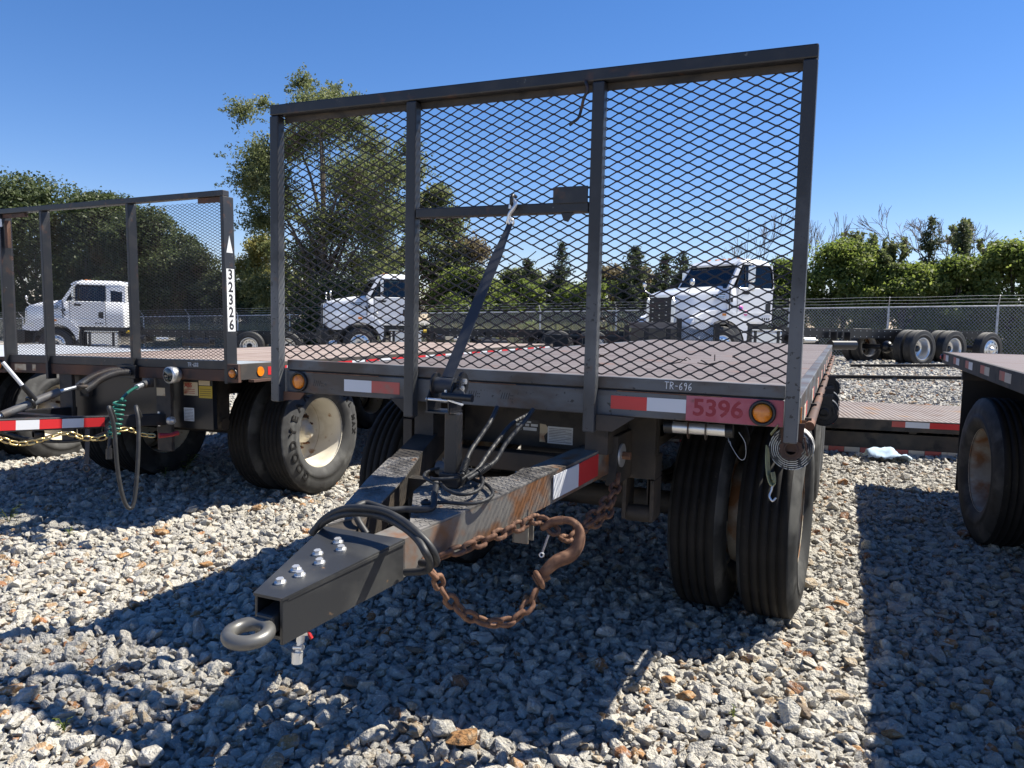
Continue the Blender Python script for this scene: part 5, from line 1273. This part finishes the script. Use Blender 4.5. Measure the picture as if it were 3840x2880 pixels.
# ------------------------------------------------------------------ right trailer
def right_trailer():
    T = empty('flatbed_trailer', (3.47, 2.0, 0), label='right flatbed trailer with red and white tape and a black mud flap', cat='trailer')
    DF = MT['dark_frame']
    MB().box(-1.19, 1.19, -4.4, 3.48, 1.262, 1.278).build('deck_sheet', MT['deck_right'], T)
    for s in (-1, 1):
        a, b = (1.19, 1.22) if s > 0 else (-1.22, -1.19)
        r = MB().box(a, b, -4.4, 3.51, 1.172, 1.281).build('side_rail', DF, T, .003)
        x = 1.2206 if s > 0 else -1.2221
        for k in range(11):
            y = 3.40 - k * .72
            tape(r, y - .17, y, 1.205, 1.262, x, MT['red_tape_old'], ax='y'); tape(r, y - .36, y - .172, 1.203, 1.260, x, MT['white_tape_old' if k > 2 else 'white_tape'], ax='y')
        lamp_round(r, (s * 1.222, 3.46, 1.232), .02, (s, 0, 0), MT['red_lens'], 'side_marker')
    MB().box(-1.19, 1.19, 3.482, 3.51, 1.15, 1.280).build('rear_rail', DF, T)
    for x in (-.45, .45): MB().box(x - .06, x + .06, -4.3, 3.45, .9, 1.26).build('main_beam', DF, T)
    for k in range(10): MB().box(-1.18, 1.18, -4.0 + k * .75, -3.94 + k * .75, 1.16, 1.26).build('cross_member', DF, T)
    for y in (1.24,):
        MB().cyl((-1, y, .52), (1, y, .52), .065, 12).build('axle', DF, T)
        dual_wheel(T, 1.075, y, .52, 1, 'rim_old', 'tyre'); dual_wheel(T, -1.075, y, .52, -1, 'rim_old', 'tyre', 'tyre', .12)
        MB().box(-.5, .5, y - .05, y + .05, .6, .9).build('axle_mount', DF, T)
    for s in (-1, 1):
        f = MB().box(min(s * 1.19, s * .60), max(s * 1.19, s * .60), 2.27, 2.278, .16, 1.09).build('mud_flap', MT['plastic_black'], T)
        MB().box(min(s * 1.20, s * .55), max(s * 1.20, s * .55), 2.24, 2.30, 1.09, 1.17).build('flap_bracket', MT['dark_frame'], f)
    return T
right_trailer()

# ------------------------------------------------------------------ low deck trailer across the back
def low_trailer():
    T = empty('low_deck_trailer', (1.9, 6.75, .0), rot=(0, .0, .16), label='low corrugated steel deck trailer lying across the gravel behind the right trailer', cat='trailer')
    MB().box(-3.2, 2.6, -.05, 2.0, .435, .45).build('deck_sheet', MT['deck_low'], T)
    f = MB().box(-3.2, 2.6, -.09, -.052, .325, .452).build('side_rail', MT['dark_frame'], T, .003)
    x = -.95
    for w, m in ((.33, 'red_tape'), (.62, None), (.14, 'red_tape_old'), (.25, 'white_tape'), (.32, 'red_tape'), (.55, None), (.3, 'white_tape')):
        if m: tape(f, x, x + w, .375, .44, -.0905, MT[m])
        x += w
    MB().box(-3.2, 2.6, -.04, .02, .10, .29).build('lower_beam', MT['dark_frame'], T, .004)
    b = MB().box(-3.2, 2.6, -.055, -.041, .05, .115).build('lower_flange', MT['dark_frame'], T)
    x = -3.2
    for i in range(34):
        tape(b, x, x + .165, .052, .112, -.0555, MT['red_tape_old' if i % 2 else 'white_tape_old'])
        x += .17
    for k in range(6): MB().box(-3.1 + k * 1.1, -3.02 + k * 1.1, -.03, 1.95, .30, .43).build('cross_member', MT['dark_frame'], T)
    for k in range(6): MB().box(-3.1 + k * 1.1, -3.02 + k * 1.1, .0, .10, .02, .33).build('leg', MT['dark_frame'], T)
    MB().box(-3.2, 2.6, 1.9, 2.0, .02, .43).build('rear_beam', MT['dark_frame'], T)
    MB().tube([(-.92, -.14, .37), (-.88, -.14, .37), (-.88, -.14, .20), (-.92, -.14, .20)], .008, 6).build('tie_handle', MT['galv'], T)
    return T
low_trailer()

# steel beams lying on the gravel
for (a, b, lab) in (((-.6, 13.1), (6.2, 14.4), 'long black steel beam lying on the gravel just beyond the low deck'), ((1.55, 17.9), (6.5, 20.1), 'thin far steel beam half buried in gravel in front of the dual truck wheels')):
    za, zb = gz(*a) + .06, gz(*b) + .06
    o = empty('steel_beam', (a[0], a[1], gz(*a)), label=lab, cat='beam')
    p, q = Vector((0, 0, .06)), Vector((b[0] - a[0], b[1] - a[1], zb - gz(*a)))
    MB().beam(p, q, .13, .012).beam(p + Vector((0, 0, .055)), q + Vector((0, 0, .055)), .12, .012).beam(p + Vector((0, 0, .028)), q + Vector((0, 0, .028)), .014, .05).build('flanged_bar', MT['dark_frame'], o)

# cloth rag under the low deck
def rag():
    g = random.Random(3); n, m = 15, 9; vs = []; fs = []
    for j in range(m):
        for i in range(n):
            x = (i / (n - 1) - .5) * .46; y = (j / (m - 1) - .5) * .26
            h = .10 * max(0, 1 - ((x + .08) / .22) ** 2) * max(0, 1 - (y / .15) ** 2) + .025 * math.sin(17 * x + 9 * y) + .02 * math.sin(31 * y - 11 * x) + g.uniform(0, .03)
            vs.append((x + g.uniform(-.01, .01), y + g.uniform(-.01, .01), max(.004, h + .02)))
    for j in range(m - 1):
        for i in range(n - 1): fs.append((j*n+i, j*n+i+1, j*n+n+i+1, j*n+n+i))
    o = MB().add(vs, fs, True).build('crumpled_rag', MT['cloth'], label='crumpled pale blue rag on the stones below the low deck', cat='cloth', loc=(1.88, 6.36, .035))
    o.rotation_euler = (0, 0, .2); s = o.modifiers.new('thick', 'SOLIDIFY'); s.thickness = .004
rag()

# ------------------------------------------------------------------ ramp rack in front of the right truck
def rack():
    P0 = Vector((-3.10, 8.75, 0)); P1 = Vector((-.56, 9.90, 0)); d = (P1 - P0).normalized(); L = (P1 - P0).length; a = math.atan2(d.y, d.x)
    z0 = gz(-1.8, 9.3)
    R = empty('ramp_rack', (P0.x, P0.y, z0), a, label='black steel ramp rack with a grey expanded metal panel standing before the right truck', cat='rack')
    H = 1.36; K = MT['truck_black']
    for x, h in ((0, 1.08), (.62, 1.08), (1.30, H - .08), (1.62, H - .12), (1.98, H - .12), (2.16, H + .05), (L, H - .02)):
        MB().box(x - .04, x + .04, -.03, .03, 0, h).build('upright', K, R)
    MB().box(1.34, 2.12, -.03, .03, H - .12, H - .02).build('timber_rail', MT['wood_grey'], R)
    MB().box(-.02, 1.28, -.03, .03, 1.06, 1.10).build('top_bar', K, R); MB().box(-.02, L, -.03, .03, .02, .08).build('bottom_bar', K, R)
    MB().box(.04, .34, -.01, .01, .08, 1.06).build('black_panel', K, R); MB().box(.98, 1.26, -.01, .01, .08, 1.06).build('black_panel', K, R)
    for h in (.45, .8): MB().box(1.34, 2.12, -.02, .02, h, h + .03).build('cross_bar', K, R)
    P = expanded(2.20, L - .04, .1, H, .022, .026, 0, .006, .003)
    put('expanded_panel', quads_mesh('expanded_panel', P, MT['galv']), R, kind='stuff')
    P = expanded(.66, .96, .1, 1.04, .03, .03, 0, .005, .003)
    put('expanded_panel', quads_mesh('expanded_panel', P, MT['galv']), R, kind='stuff')
rack()

# ------------------------------------------------------------------ weeds and rocks
def weed(x, y, h, n, seed, label):
    r = random.Random(seed); o = empty('weed', (x, y, .01), label=label, cat='plant', group='small weeds in the gravel'); mb = MB(); st = MB()
    for k in range(n):
        a = r.uniform(0, 6.28); L = h * r.uniform(.5, 1); tip = Vector((math.cos(a) * L * .5, math.sin(a) * L * .5, L * .9)); st.tube([(0, 0, 0), tip * .55 + Vector((0, 0, .02)), tip], .0016, 4)
        for q in range(4):
            p = tip * (.4 + .2 * q); b = a + r.uniform(-1.5, 1.5); d = Vector((math.cos(b), math.sin(b), r.uniform(-.1, .5))) * h * .22; s = Vector((-math.sin(b), math.cos(b), 0)) * h * .07
            mb.add([p, p + d * .5 - s, p + d, p + d * .5 + s], [(0, 1, 2, 3)])
    st.build('stem', MT['leaf_bright'], o); mb.build('leaf_blades', MT['leaf_bright'], o)
weed(-4.10, 2.15, .24, 6, 1, 'tallest weed growing against the dark tyres of the left trailer'); weed(-4.20, 2.02, .14, 4, 2, 'small weed left of the tallest weed by the dark tyres')
weed(-3.94, .45, .16, 5, 3, 'weed at the far left edge below the yellow chain'); weed(-3.30, .43, .07, 4, 4, 'tiny weed at the sunlit shadow edge on the left')
weed(-1.12, -1.20, .07, 5, 5, 'tiny seedling at the bottom left among bright stones'); weed(1.05, -.05, .05, 4, 6, 'tiny sprout in the bright stones below the right tyre')
for a in ((-.351, -.074, .055, 'stone_brown', 'smooth dark brown rock in the shade under the drawbar chain', .2, 301, .7), (.20, -.64, .075, 'stone_orange', 'large tan rock at the lower edge of the trailer shadow', .9, 302, .9),
          (-.42, -.46, .045, 'stone_brown', 'round brown rock with a lit face below the tow ring', .4, 303, 1), (-.03, -.66, .06, 'stone_brown', 'dark brown rock at the bottom edge left of the large tan rock', 2.0, 304, .9),
          (-2.80, .73, .065, 'stone_orange', 'flat orange rock in the sun left of the tongue', .1, 305, .6), (-2.04, .38, .05, 'stone_orange', 'orange rock near the shadow edge left of the tongue', .5, 306, .8),
          (-2.62, .28, .045, 'stone_orange', 'small orange rock in the sun further left of the tongue', 1.2, 307, .8), (.85, .03, .05, 'stone_orange', 'orange rock just right of the trailer shadow corner', .5, 308, .8),
          (.76, .14, .05, 'stone_orange', 'tan orange rock touching the trailer shadow near the dual tyres', 1.5, 309, .9), (1.30, .11, .055, 'stone_brown', 'dark brown rock in the bright stones right of the dual tyres', 2.1, 310, .8),
          (1.60, .08, .045, 'stone_orange', 'orange rock on the shadow edge at the lower right', .2, 311, .8), (1.42, 1.45, .05, 'stone_orange', 'flat orange rock beside the right tyre sidewall', 2.6, 312, .6)):
    rock(*a)

# ------------------------------------------------------------------ cab chassis trucks (local +X is forward, front axle at x = 0)
def ring(x, hb, ht, zb, zt, r=.12, n=5, x2=None):
    """rounded section across the truck at x (x2: top edge shifted)."""
    pts = []; x2 = x if x2 is None else x2
    for cy, cz, a0, h in ((hb - r, zb + r * .4, -90, hb), (ht - r, zt - r, 0, ht), (-(ht - r), zt - r, 90, ht), (-(hb - r), zb + r * .4, 180, hb)):
        for k in range(n):
            a = rad(a0 + 90 * k / (n - 1)); rz = r if cz > zb + r * .5 else r * .4
            z = cz + math.sin(a) * rz; t = (z - zb) / (zt - zb)
            pts.append(Vector((x + (x2 - x) * t, cy + math.cos(a) * r, z)))
    return pts
def plan_ring(z, xf, xb, hw, r=.14, n=6, nose=.0):
    pts = []
    for cx, cy, a0 in ((xf - r, hw - r, 0), (xb + r, hw - r, 90), (xb + r, -(hw - r), 180), (xf - r, -(hw - r), 270)):
        for k in range(n):
            a = rad(a0 + 90 * k / (n - 1)); pts.append(Vector((cx + math.cos(a) * r, cy + math.sin(a) * r, z)))
    return pts
def make_truck(loc, heading, label, cab_len=1.75, quarter=False, stickers=False, oval=False, wb=6.3):
    T = empty('cab_chassis_truck', loc, heading, label=label, cat='truck', group='white cab chassis trucks along the fence')
    WP, K, G, AL = MT['truck_white'], MT['truck_black'], MT['glass'], MT['alloy']
    xb = -cab_len; A0 = -.20
    # hood
    hood = MB().loft([ring(1.04, .62, .58, 1.10, 1.72, .10), ring(.97, .72, .66, 1.08, 1.82, .14), ring(.60, .87, .76, 1.08, 1.93, .18), ring(.16, .96, .82, 1.08, 2.00, .20), ring(A0, 1.02, .90, 1.08, 2.04, .20)]).build('hood', WP, T)
    # fenders with wheel arches
    for s in (-1, 1):
        arc = [(math.cos(rad(a)) * .66, math.sin(rad(a)) * .64 + .56) for a in range(40, 173, 12)]
        poly = [(.98, 1.0), (.74, .955)] + arc + [(-.72, .72), (-.74, 1.05), (-.5, 1.30), (-.2, 1.42), (.25, 1.44), (.64, 1.34), (.90, 1.22), (1.0, 1.08)]
        poly = [p for p in poly]
        f = MB().prism(poly, (0, s * .80, 0), (1, 0, 0), (0, 0, 1), (0, s * .33, 0)).build('fender', WP, T, .03)
        MB().tube([(math.cos(rad(a)) * .67, s * 1.10, math.sin(rad(a)) * .65 + .56) for a in range(0, 181, 12)], .03, 6).build('arch_lip', MT['gasket'], f)
        MB().box(.62, .88, min(s * 1.10, s * 1.134), max(s * 1.10, s * 1.134), 1.12, 1.26).build('headlight', MT['chrome'], f, .02)
        MB().box(-.05, .06, min(s * 1.12, s * 1.142), max(s * 1.12, s * 1.142), 1.30, 1.36).build('turn_signal', MT['amber'], f)
        # hood vent
        MB().prism([(-.10, 0), (.32, -.03), (.20, -.11), (-.06, -.11)], (.0, s * 1.0, 1.83), (1, 0, 0), (0, -s * .12, 1), (0, s * .012, 0)).build('hood_vent', MT['gasket'], hood)
        for q in range(2): MB().prism([(-.08, 0), (.26, -.005), (.26, -.02), (-.08, -.02)], (.0, s * 1.012, 1.80 - q * .04), (1, 0, 0), (0, -s * .12, 1), (0, s * .012, 0)).build('vent_bar', AL, hood)
    # grille
    g = MB().prism([(-.46, 0), (.46, 0), (.52, .55), (.42, .68), (-.42, .68), (-.52, .55)], (1.045, 0, 1.06), (0, 1, 0), (0, 0, 1), (.03, 0, 0)).build('grille', MT['gasket'], T)
    for k in range(7): (MB().box(1.072, 1.090, -.46, .46, 1.12 + k * .08, 1.135 + k * .08).build('grille_bar', MT['dark_frame'], g), [MB().box(1.090, 1.093, y - .03, y + .03, 1.121 + k * .08, 1.134 + k * .08).build('grille_clip', AL, g) for y in (-.28, .0, .28)])
    for s in (-1, 1): MB().prism([(.0, 0), (.13, .02), (.13, .58), (.05, .66), (.0, .58)], (1.045, s * .47 if s > 0 else -.57, 1.06), (0, 1, 0), (0, 0, 1), (.034, 0, 0)).build('grille_surround', AL, g)
    MB().box(1.04, 1.082, -.46, .46, 1.72, 1.77).build('grille_surround', AL, g)
    # bumper
    MB().box(.94, 1.20, -1.08, 1.08, .52, .98).build('bumper', K, T, .03)
    # cab: lower body, see-through greenhouse on pillars, roof
    A = -.18; CG = MT['cab_glass']
    cab = MB().loft([plan_ring(1.12, A - .06, xb, 1.02, .10), plan_ring(1.5, A - .02, xb, 1.05, .10), plan_ring(1.99, A, xb, 1.05, .12), plan_ring(2.0, A - .02, xb + .02, 1.03, .12)]).build('cab', WP, T)
    rf = MB().loft([plan_ring(2.57, A - .36, xb + .02, .965, .15), plan_ring(2.60, A - .34, xb + .02, .96, .16), plan_ring(2.68, A - .40, xb + .06, .91, .18), plan_ring(2.735, A - .62, xb + .2, .74, .2)]).build('roof', WP, cab)
    MB().prism([(A - .30, 2.545), (A - .25, 2.59), (A - .42, 2.685), (A - .62, 2.74), (A - .60, 2.69)], (0, -.88, 0), (1, 0, 0), (0, 0, 1), (0, 1.76, 0)).build('sun_visor', WP, rf, .012)
    sy = lambda z: 1.03 - max(0, z - 2.0) / .57 * .075
    fx = lambda z: A - .02 - (z - 2.0) / .57 * .34
    def quad_slab(vs, d, nm, m, parent):
        d = Vector(d); vb = [Vector(v) - d for v in vs]; n = len(vs)
        return MB().add([Vector(v) for v in vs] + vb, [tuple(range(n)), tuple(range(2 * n - 1, n - 1, -1))] + [(i, (i+1) % n, n + (i+1) % n, n + i) for i in range(n)]).build(nm, m, parent)
    def side(poly, s, e, t, m, nm, parent):
        return quad_slab([(x, s * (sy(z) + e + t), z) for x, z in poly], (0, s * t, 0), nm, m, parent)
    for s in (-1, 1):
        side([(A + .0, 1.99), (A - .36, 2.58), (A - .47, 2.58), (A - .13, 1.99)], s, -.09, .09, WP, 'front_pillar', cab)
        side([(A - 1.40, 1.99), (A - 1.38, 2.58), (xb + .02, 2.58), (xb, 1.99)] if not quarter else [(A - 1.40, 1.99), (A - 1.38, 2.58), (A - 1.53, 2.58), (A - 1.55, 1.99)], s, -.06, .06, WP, 'rear_pillar', cab)
        quad_slab([(xb, s * .60, 1.99), (xb, s * 1.0, 1.99), (xb + .02, s * .93, 2.58), (xb + .02, s * .60, 2.58)], (-.05, 0, 0), 'back_panel', WP, cab)
        if quarter:
            side([(xb + .10, 1.99), (xb + .10, 2.58), (xb + .02, 2.58), (xb, 1.99)], s, -.06, .06, WP, 'corner_pillar', cab)
            side([(A - 1.54, 1.99), (A - 1.52, 2.58), (xb + .08, 2.58), (xb + .09, 1.99)], s, -.02, .008, CG, 'quarter_window', cab)
            side([(A - 1.54, 2.40), (A - 1.52, 2.58), (xb + .08, 2.58), (xb + .09, 2.34)], s, -.03, .034, WP, 'window_header', cab)
    quad_slab([(xb + .012, -.62, 1.99), (xb + .012, .62, 1.99), (xb + .03, .62, 2.58), (xb + .03, -.62, 2.58)], (-.006, 0, 0), 'rear_window', CG, cab)
    quad_slab([(fx(1.98) + .004, -.96, 1.98), (fx(1.98) + .004, .96, 1.98), (fx(2.6) + .004, .88, 2.6), (fx(2.6) + .004, -.88, 2.6)], (.006, 0, 0), 'windscreen', CG, cab)
    for a, b, w in (((fx(1.99) + .01, -.95, 1.99), (fx(1.99) + .01, .95, 1.99), .04), ((fx(1.99) + .01, -.95, 1.99), (fx(2.58) + .01, -.87, 2.58), .035), ((fx(1.99) + .01, .95, 1.99), (fx(2.58) + .01, .87, 2.58), .035), ((fx(2.55) + .01, -.87, 2.55), (fx(2.55) + .01, .87, 2.55), .06)):
        MB().beam(a, b, w, .012, (1, 0, .5)).build('windscreen_rubber', MT['gasket'], cab)
    # interior
    MB().box(A - .42, A - .06, -.90, .90, 1.90, 2.10).build('dashboard', MT['gasket'], cab, .03)
    for y in (-.48, .48):
        st_ = MB().box(-1.36, -1.14, y - .24, y + .24, 1.95, 2.32).build('seat_back', MT['seat'], cab, .05)
        MB().box(-1.33, -1.20, y - .13, y + .13, 2.34, 2.50).build('headrest', MT['seat'], st_, .04)
    MB().torus((A - .50, .48, 2.05), (-1, 0, .6), .20, .014, 24, 6).build('steering_wheel', MT['gasket'], cab)
    MB().box(A - .58, A - .56, -.92, .92, 2.54, 2.60).build('sun_blind', MT['gasket'], cab)
    for s in (-1, 1):
        door = side([(A - .27, 1.16), (A - .22, 1.985), (A - 1.38, 1.985), (A - 1.38, 1.16)], s, .016, .0085, WP, 'door', cab)
        wf = [(A - .20, 1.975), (A - .49, 2.535), (A - 1.30, 2.55), (A - 1.385, 2.47), (A - 1.40, 2.06), (A - 1.32, 1.97)]
        side(wf, s, -.012, .006, CG, 'window', door)
        n = len(wf)
        for q in range(n):
            a, b = wf[q], wf[(q + 1) % n]; MB().beam((a[0], s * (sy(a[1]) + .002), a[1]), (b[0], s * (sy(b[1]) + .002), b[1]), .014, .04, (0, 1, 0)).build('window_rubber', MT['gasket'], door)
        side([(A - .36, 2.03), (A - .50, 2.52), (A - .90, 2.535), (A - 1.20, 2.60), (A - .40, 2.60), (A - .30, 2.4)], s, -.05, .036, WP, 'door_frame', door) if False else None
        side([(A - .52, 1.98), (A - .525, 2.5), (A - .545, 2.5), (A - .54, 1.98)], s, .002, .010, MT['gasket'], 'window_bar', door)
        side([(A - 1.16, 1.44), (A - 1.16, 1.62), (A - 1.32, 1.66), (A - 1.32, 1.40)], s, .018, .010, MT['gasket'], 'door_handle', door)
        side([(A - .30, 1.36), (A - .28, 1.40), (A - 1.36, 1.40), (A - 1.36, 1.36)], s, .022, .012, WP, 'door_crease', door)
        side([(A - .40, 1.90), (A - .66, 1.90), (A - .60, 1.83), (A - .42, 1.84)], s, .018, .010, MT['gasket'], 'mirror_bracket', door)
        for xa in (A - .275, A - 1.395): side([(xa, 1.16), (xa + .012, 1.16), (xa + .012, 1.985), (xa, 1.985)], s, .010, .0155, MT['dark_frame'], 'door_gap', door)
        side([(A - .045, 1.12), (A - .03, 1.12), (A - .03, 2.0), (A - .045, 2.0)], s, .0, .024, MT['dark_frame'], 'hood_gap', cab)
        side([(A - .13, 1.64), (A - .07, 1.64), (A - .07, 1.74), (A - .13, 1.74)], s, .012, .012, MT['gasket'], 'door_badge', cab)
        for q in range(4): side([(A - 1.06 - q * .07, 1.22), (A - 1.10 - q * .07, 1.22), (A - 1.10 - q * .07, 1.27), (A - 1.06 - q * .07, 1.27)], s, .024, .004, MT['ink'], 'door_lettering', door)
        mr = MB().tube([(A - .50, s * 1.04, 1.9), (A - .46, s * 1.26, 1.95), (A - .46, s * 1.26, 2.55), (A - .58, s * .98, 2.60)], .012, 6).build('mirror_arm', K, cab)
        MB().box(A - .50, A - .42, min(s * 1.20, s * 1.40), max(s * 1.20, s * 1.40), 2.12, 2.52).build('mirror', AL, mr, .03)
        MB().box(A - .50, A - .42, min(s * 1.22, s * 1.38), max(s * 1.22, s * 1.38), 1.90, 2.08).build('mirror', AL, mr, .03)
        hm = MB().tube([(.82, s * .72, 1.80), (.89, s * .95, 1.92), (.89, s * .98, 2.02)], .012, 6).build('hood_mirror_arm', AL, hood)
        MB().lathe([(0, -.05), (.07, -.035), (.085, 0), (.0, .004)], (.87, s * .99, 2.08), (-1, 0, .1), 14).build('hood_mirror', AL, hm)
        MB().beam((A + .02, s * .98, 1.70), (A - .12, s * 1.06, 1.50), .03, .03).build('hood_latch', MT['gasket'], hood)
    if stickers:
        for x, z in ((-.56, 1.50), (-.72, 1.38)):
            d = MB().lathe([(0, .004), (.07, .004), (.07, 0)], (x, 1.055, z), (0, 1, 0), 20).build('round_sticker', mat('pink_sticker', (.55, .12, .35), .5), cab)
            MB().box(x - .035, x + .04, 1.0592, 1.0602, z - .02, z + .02).build('sticker_print', mat('blue_print', (.06, .07, .4), .5), d)
    if oval:
        for x, z in ((-.50, 1.48), (-.62, 1.34)): MB().lathe([(0, .004), (.07, .004), (.07, 0)], (x, 1.055, z), (0, 1, 0), 20).build('round_sticker', MT['grey_deck'], cab)
    for y in (-.6, -.25, 0, .25, .6): MB().box(A - .72, A - .62, y - .05, y + .05, 2.725, 2.765).build('roof_marker', MT['amber'], cab, .01)
    MB().tube([(-.9, .78, 2.70), (-.92, .80, 3.5)], .006, 5).build('antenna', K, cab)
    MB().box(xb + .05, -.5, -.9, .9, .98, 1.12).build('cab_floor', K, T)
    # steps and tank
    for s in (-1, 1):
        tk = MB().box(-1.95, -.95, min(s * .62, s * 1.06), max(s * .62, s * 1.06), .48, .95).build('step_tank', AL, T, .06)
        MB().box(-1.97, -.90, min(s * 1.0, s * 1.12), max(s * 1.0, s * 1.12), .96, .985).build('step_plate', AL, tk); MB().box(-1.97, -.90, min(s * 1.0, s * 1.14), max(s * 1.0, s * 1.14), .42, .45).build('step_plate', AL, tk)
        for x in (-1.05, -1.80): MB().box(x - .04, x + .04, min(s * 1.055, s * 1.075), max(s * 1.055, s * 1.075), .47, .955).build('tank_strap', K, tk)
        MB().prism([(0, 0), (.06, 0), (.06, .5), (0, .62)], (-.80, s * .86 if s > 0 else -1.10, .45), (1, 0, 0), (0, 0, 1), (0, .24, 0)).build('mud_guard', MT['gasket'], T)
    # chassis
    end = -wb - 4.0
    for s in (-1, 1):
        r = MB().box(end, 1.0, s * .43 - .04, s * .43 + .04, .78, 1.04).build('frame_rail', K, T)
        bolts = MB()
        for k in range(36):
            x = -2.3 - k * .235
            for z in (.99, .83): bolts.cyl((x, s * .471, z), (x, s * .481, z), .012, 6)
        bolts.build('bolt_rows', MT['galv'], r, kind='stuff')
    for k in range(9): MB().box(-1.9 - k * 1.1, -1.82 - k * 1.1, -.39, .39, .82, 1.0).build('cross_member', K, T)
    for s in (-1, 1):
        MB().cyl((-2.75, s * .70, .70), (-2.45, s * .70, .70), .16, 16).build('air_drier', K, T)
        MB().box(-2.42, -2.30, s * .6 - .06, s * .6 + .06, .70, 1.12).build('filter_box', MT['plastic_black'], T)
        MB().cyl((-2.2, s * .55, .95), (-2.1, s * .55, .95), .05, 10).build('yellow_cap', MT['yellow_label'], T)
        MB().cyl((-4.9, s * .68, .60), (-4.0, s * .68, .60), .13, 18).build('air_tank', K, T)
        for x in (-4.7, -4.2): MB().box(x - .02, x + .02, s * .62 - .1, s * .62 + .1, .60, .95).build('tank_bracket', K, T)
        MB().cyl((-3.5, s * .60, .72), (-3.1, s * .60, .72), .07, 12).build('muffler', MT['chrome'], T)
    # wheels
    R = .525
    for s in (-1, 1):
        w = single_wheel(T, 0, s * 1.0, R, 1, spin=.2); w.rotation_euler = (0, 0, s * math.pi / 2)
        for x in (-wb, -wb - 1.32):
            w = dual_wheel(T, x, s * 1.06, R, 1, 'alloy', 'tyre_new', 'tyre_new', 0, 10, 10, .1 * x, hub='hub_dark'); w.rotation_euler = (0, 0, s * math.pi / 2)
        w = single_wheel(T, -wb - 3.0, s * 1.02, R - .03, 1, hub='face_hub_chrome'); w.rotation_euler = (0, 0, s * math.pi / 2)
    for x in (0, -wb, -wb - 1.32, -wb - 3.0): MB().cyl((x, -.95, R), (x, .95, R), .075, 12).build('axle', K, T)
    for x in (-wb, -wb - 1.32): MB().lathe([(0, -.16), (.14, -.12), (.19, 0), (.14, .12), (0, .16)], (x, 0, R), (1, 0, 0), 16).build('axle_head', K, T)
    for s in (-1, 1): MB().prism([(-.55, .05), (-.3, -.12), (.3, -.12), (.55, .05), (.4, .22), (-.4, .22)], (-wb - .66, s * .50 - .03, .70), (1, 0, 0), (0, 0, 1), (0, .06, 0)).build('suspension_beam', K, T)
    return T
def place_truck(x, y, z, alpha, *a, **k):
    """alpha: how far the nose swings from -X towards the camera side."""
    return make_truck((x, y, z), math.pi + rad(alpha), *a, **k)
place_truck(-2.15, 16.75, gz(-2.15, 16.75) + .05, 48, 'right white cab truck with its black grille in view and pink round door stickers', 1.62, False, True, False, 7.0)
place_truck(-13.15, 17.75, gz(-13.15, 17.75) + .03, 41, 'middle white cab truck seen side on between the two left headboard posts', 1.66, False, False, True, 6.6)
place_truck(-24.1, 15.7, gz(-24.1, 15.7) + .0, 37, 'left white cab truck with rear quarter window seen through the left mesh headboard', 2.2, True)
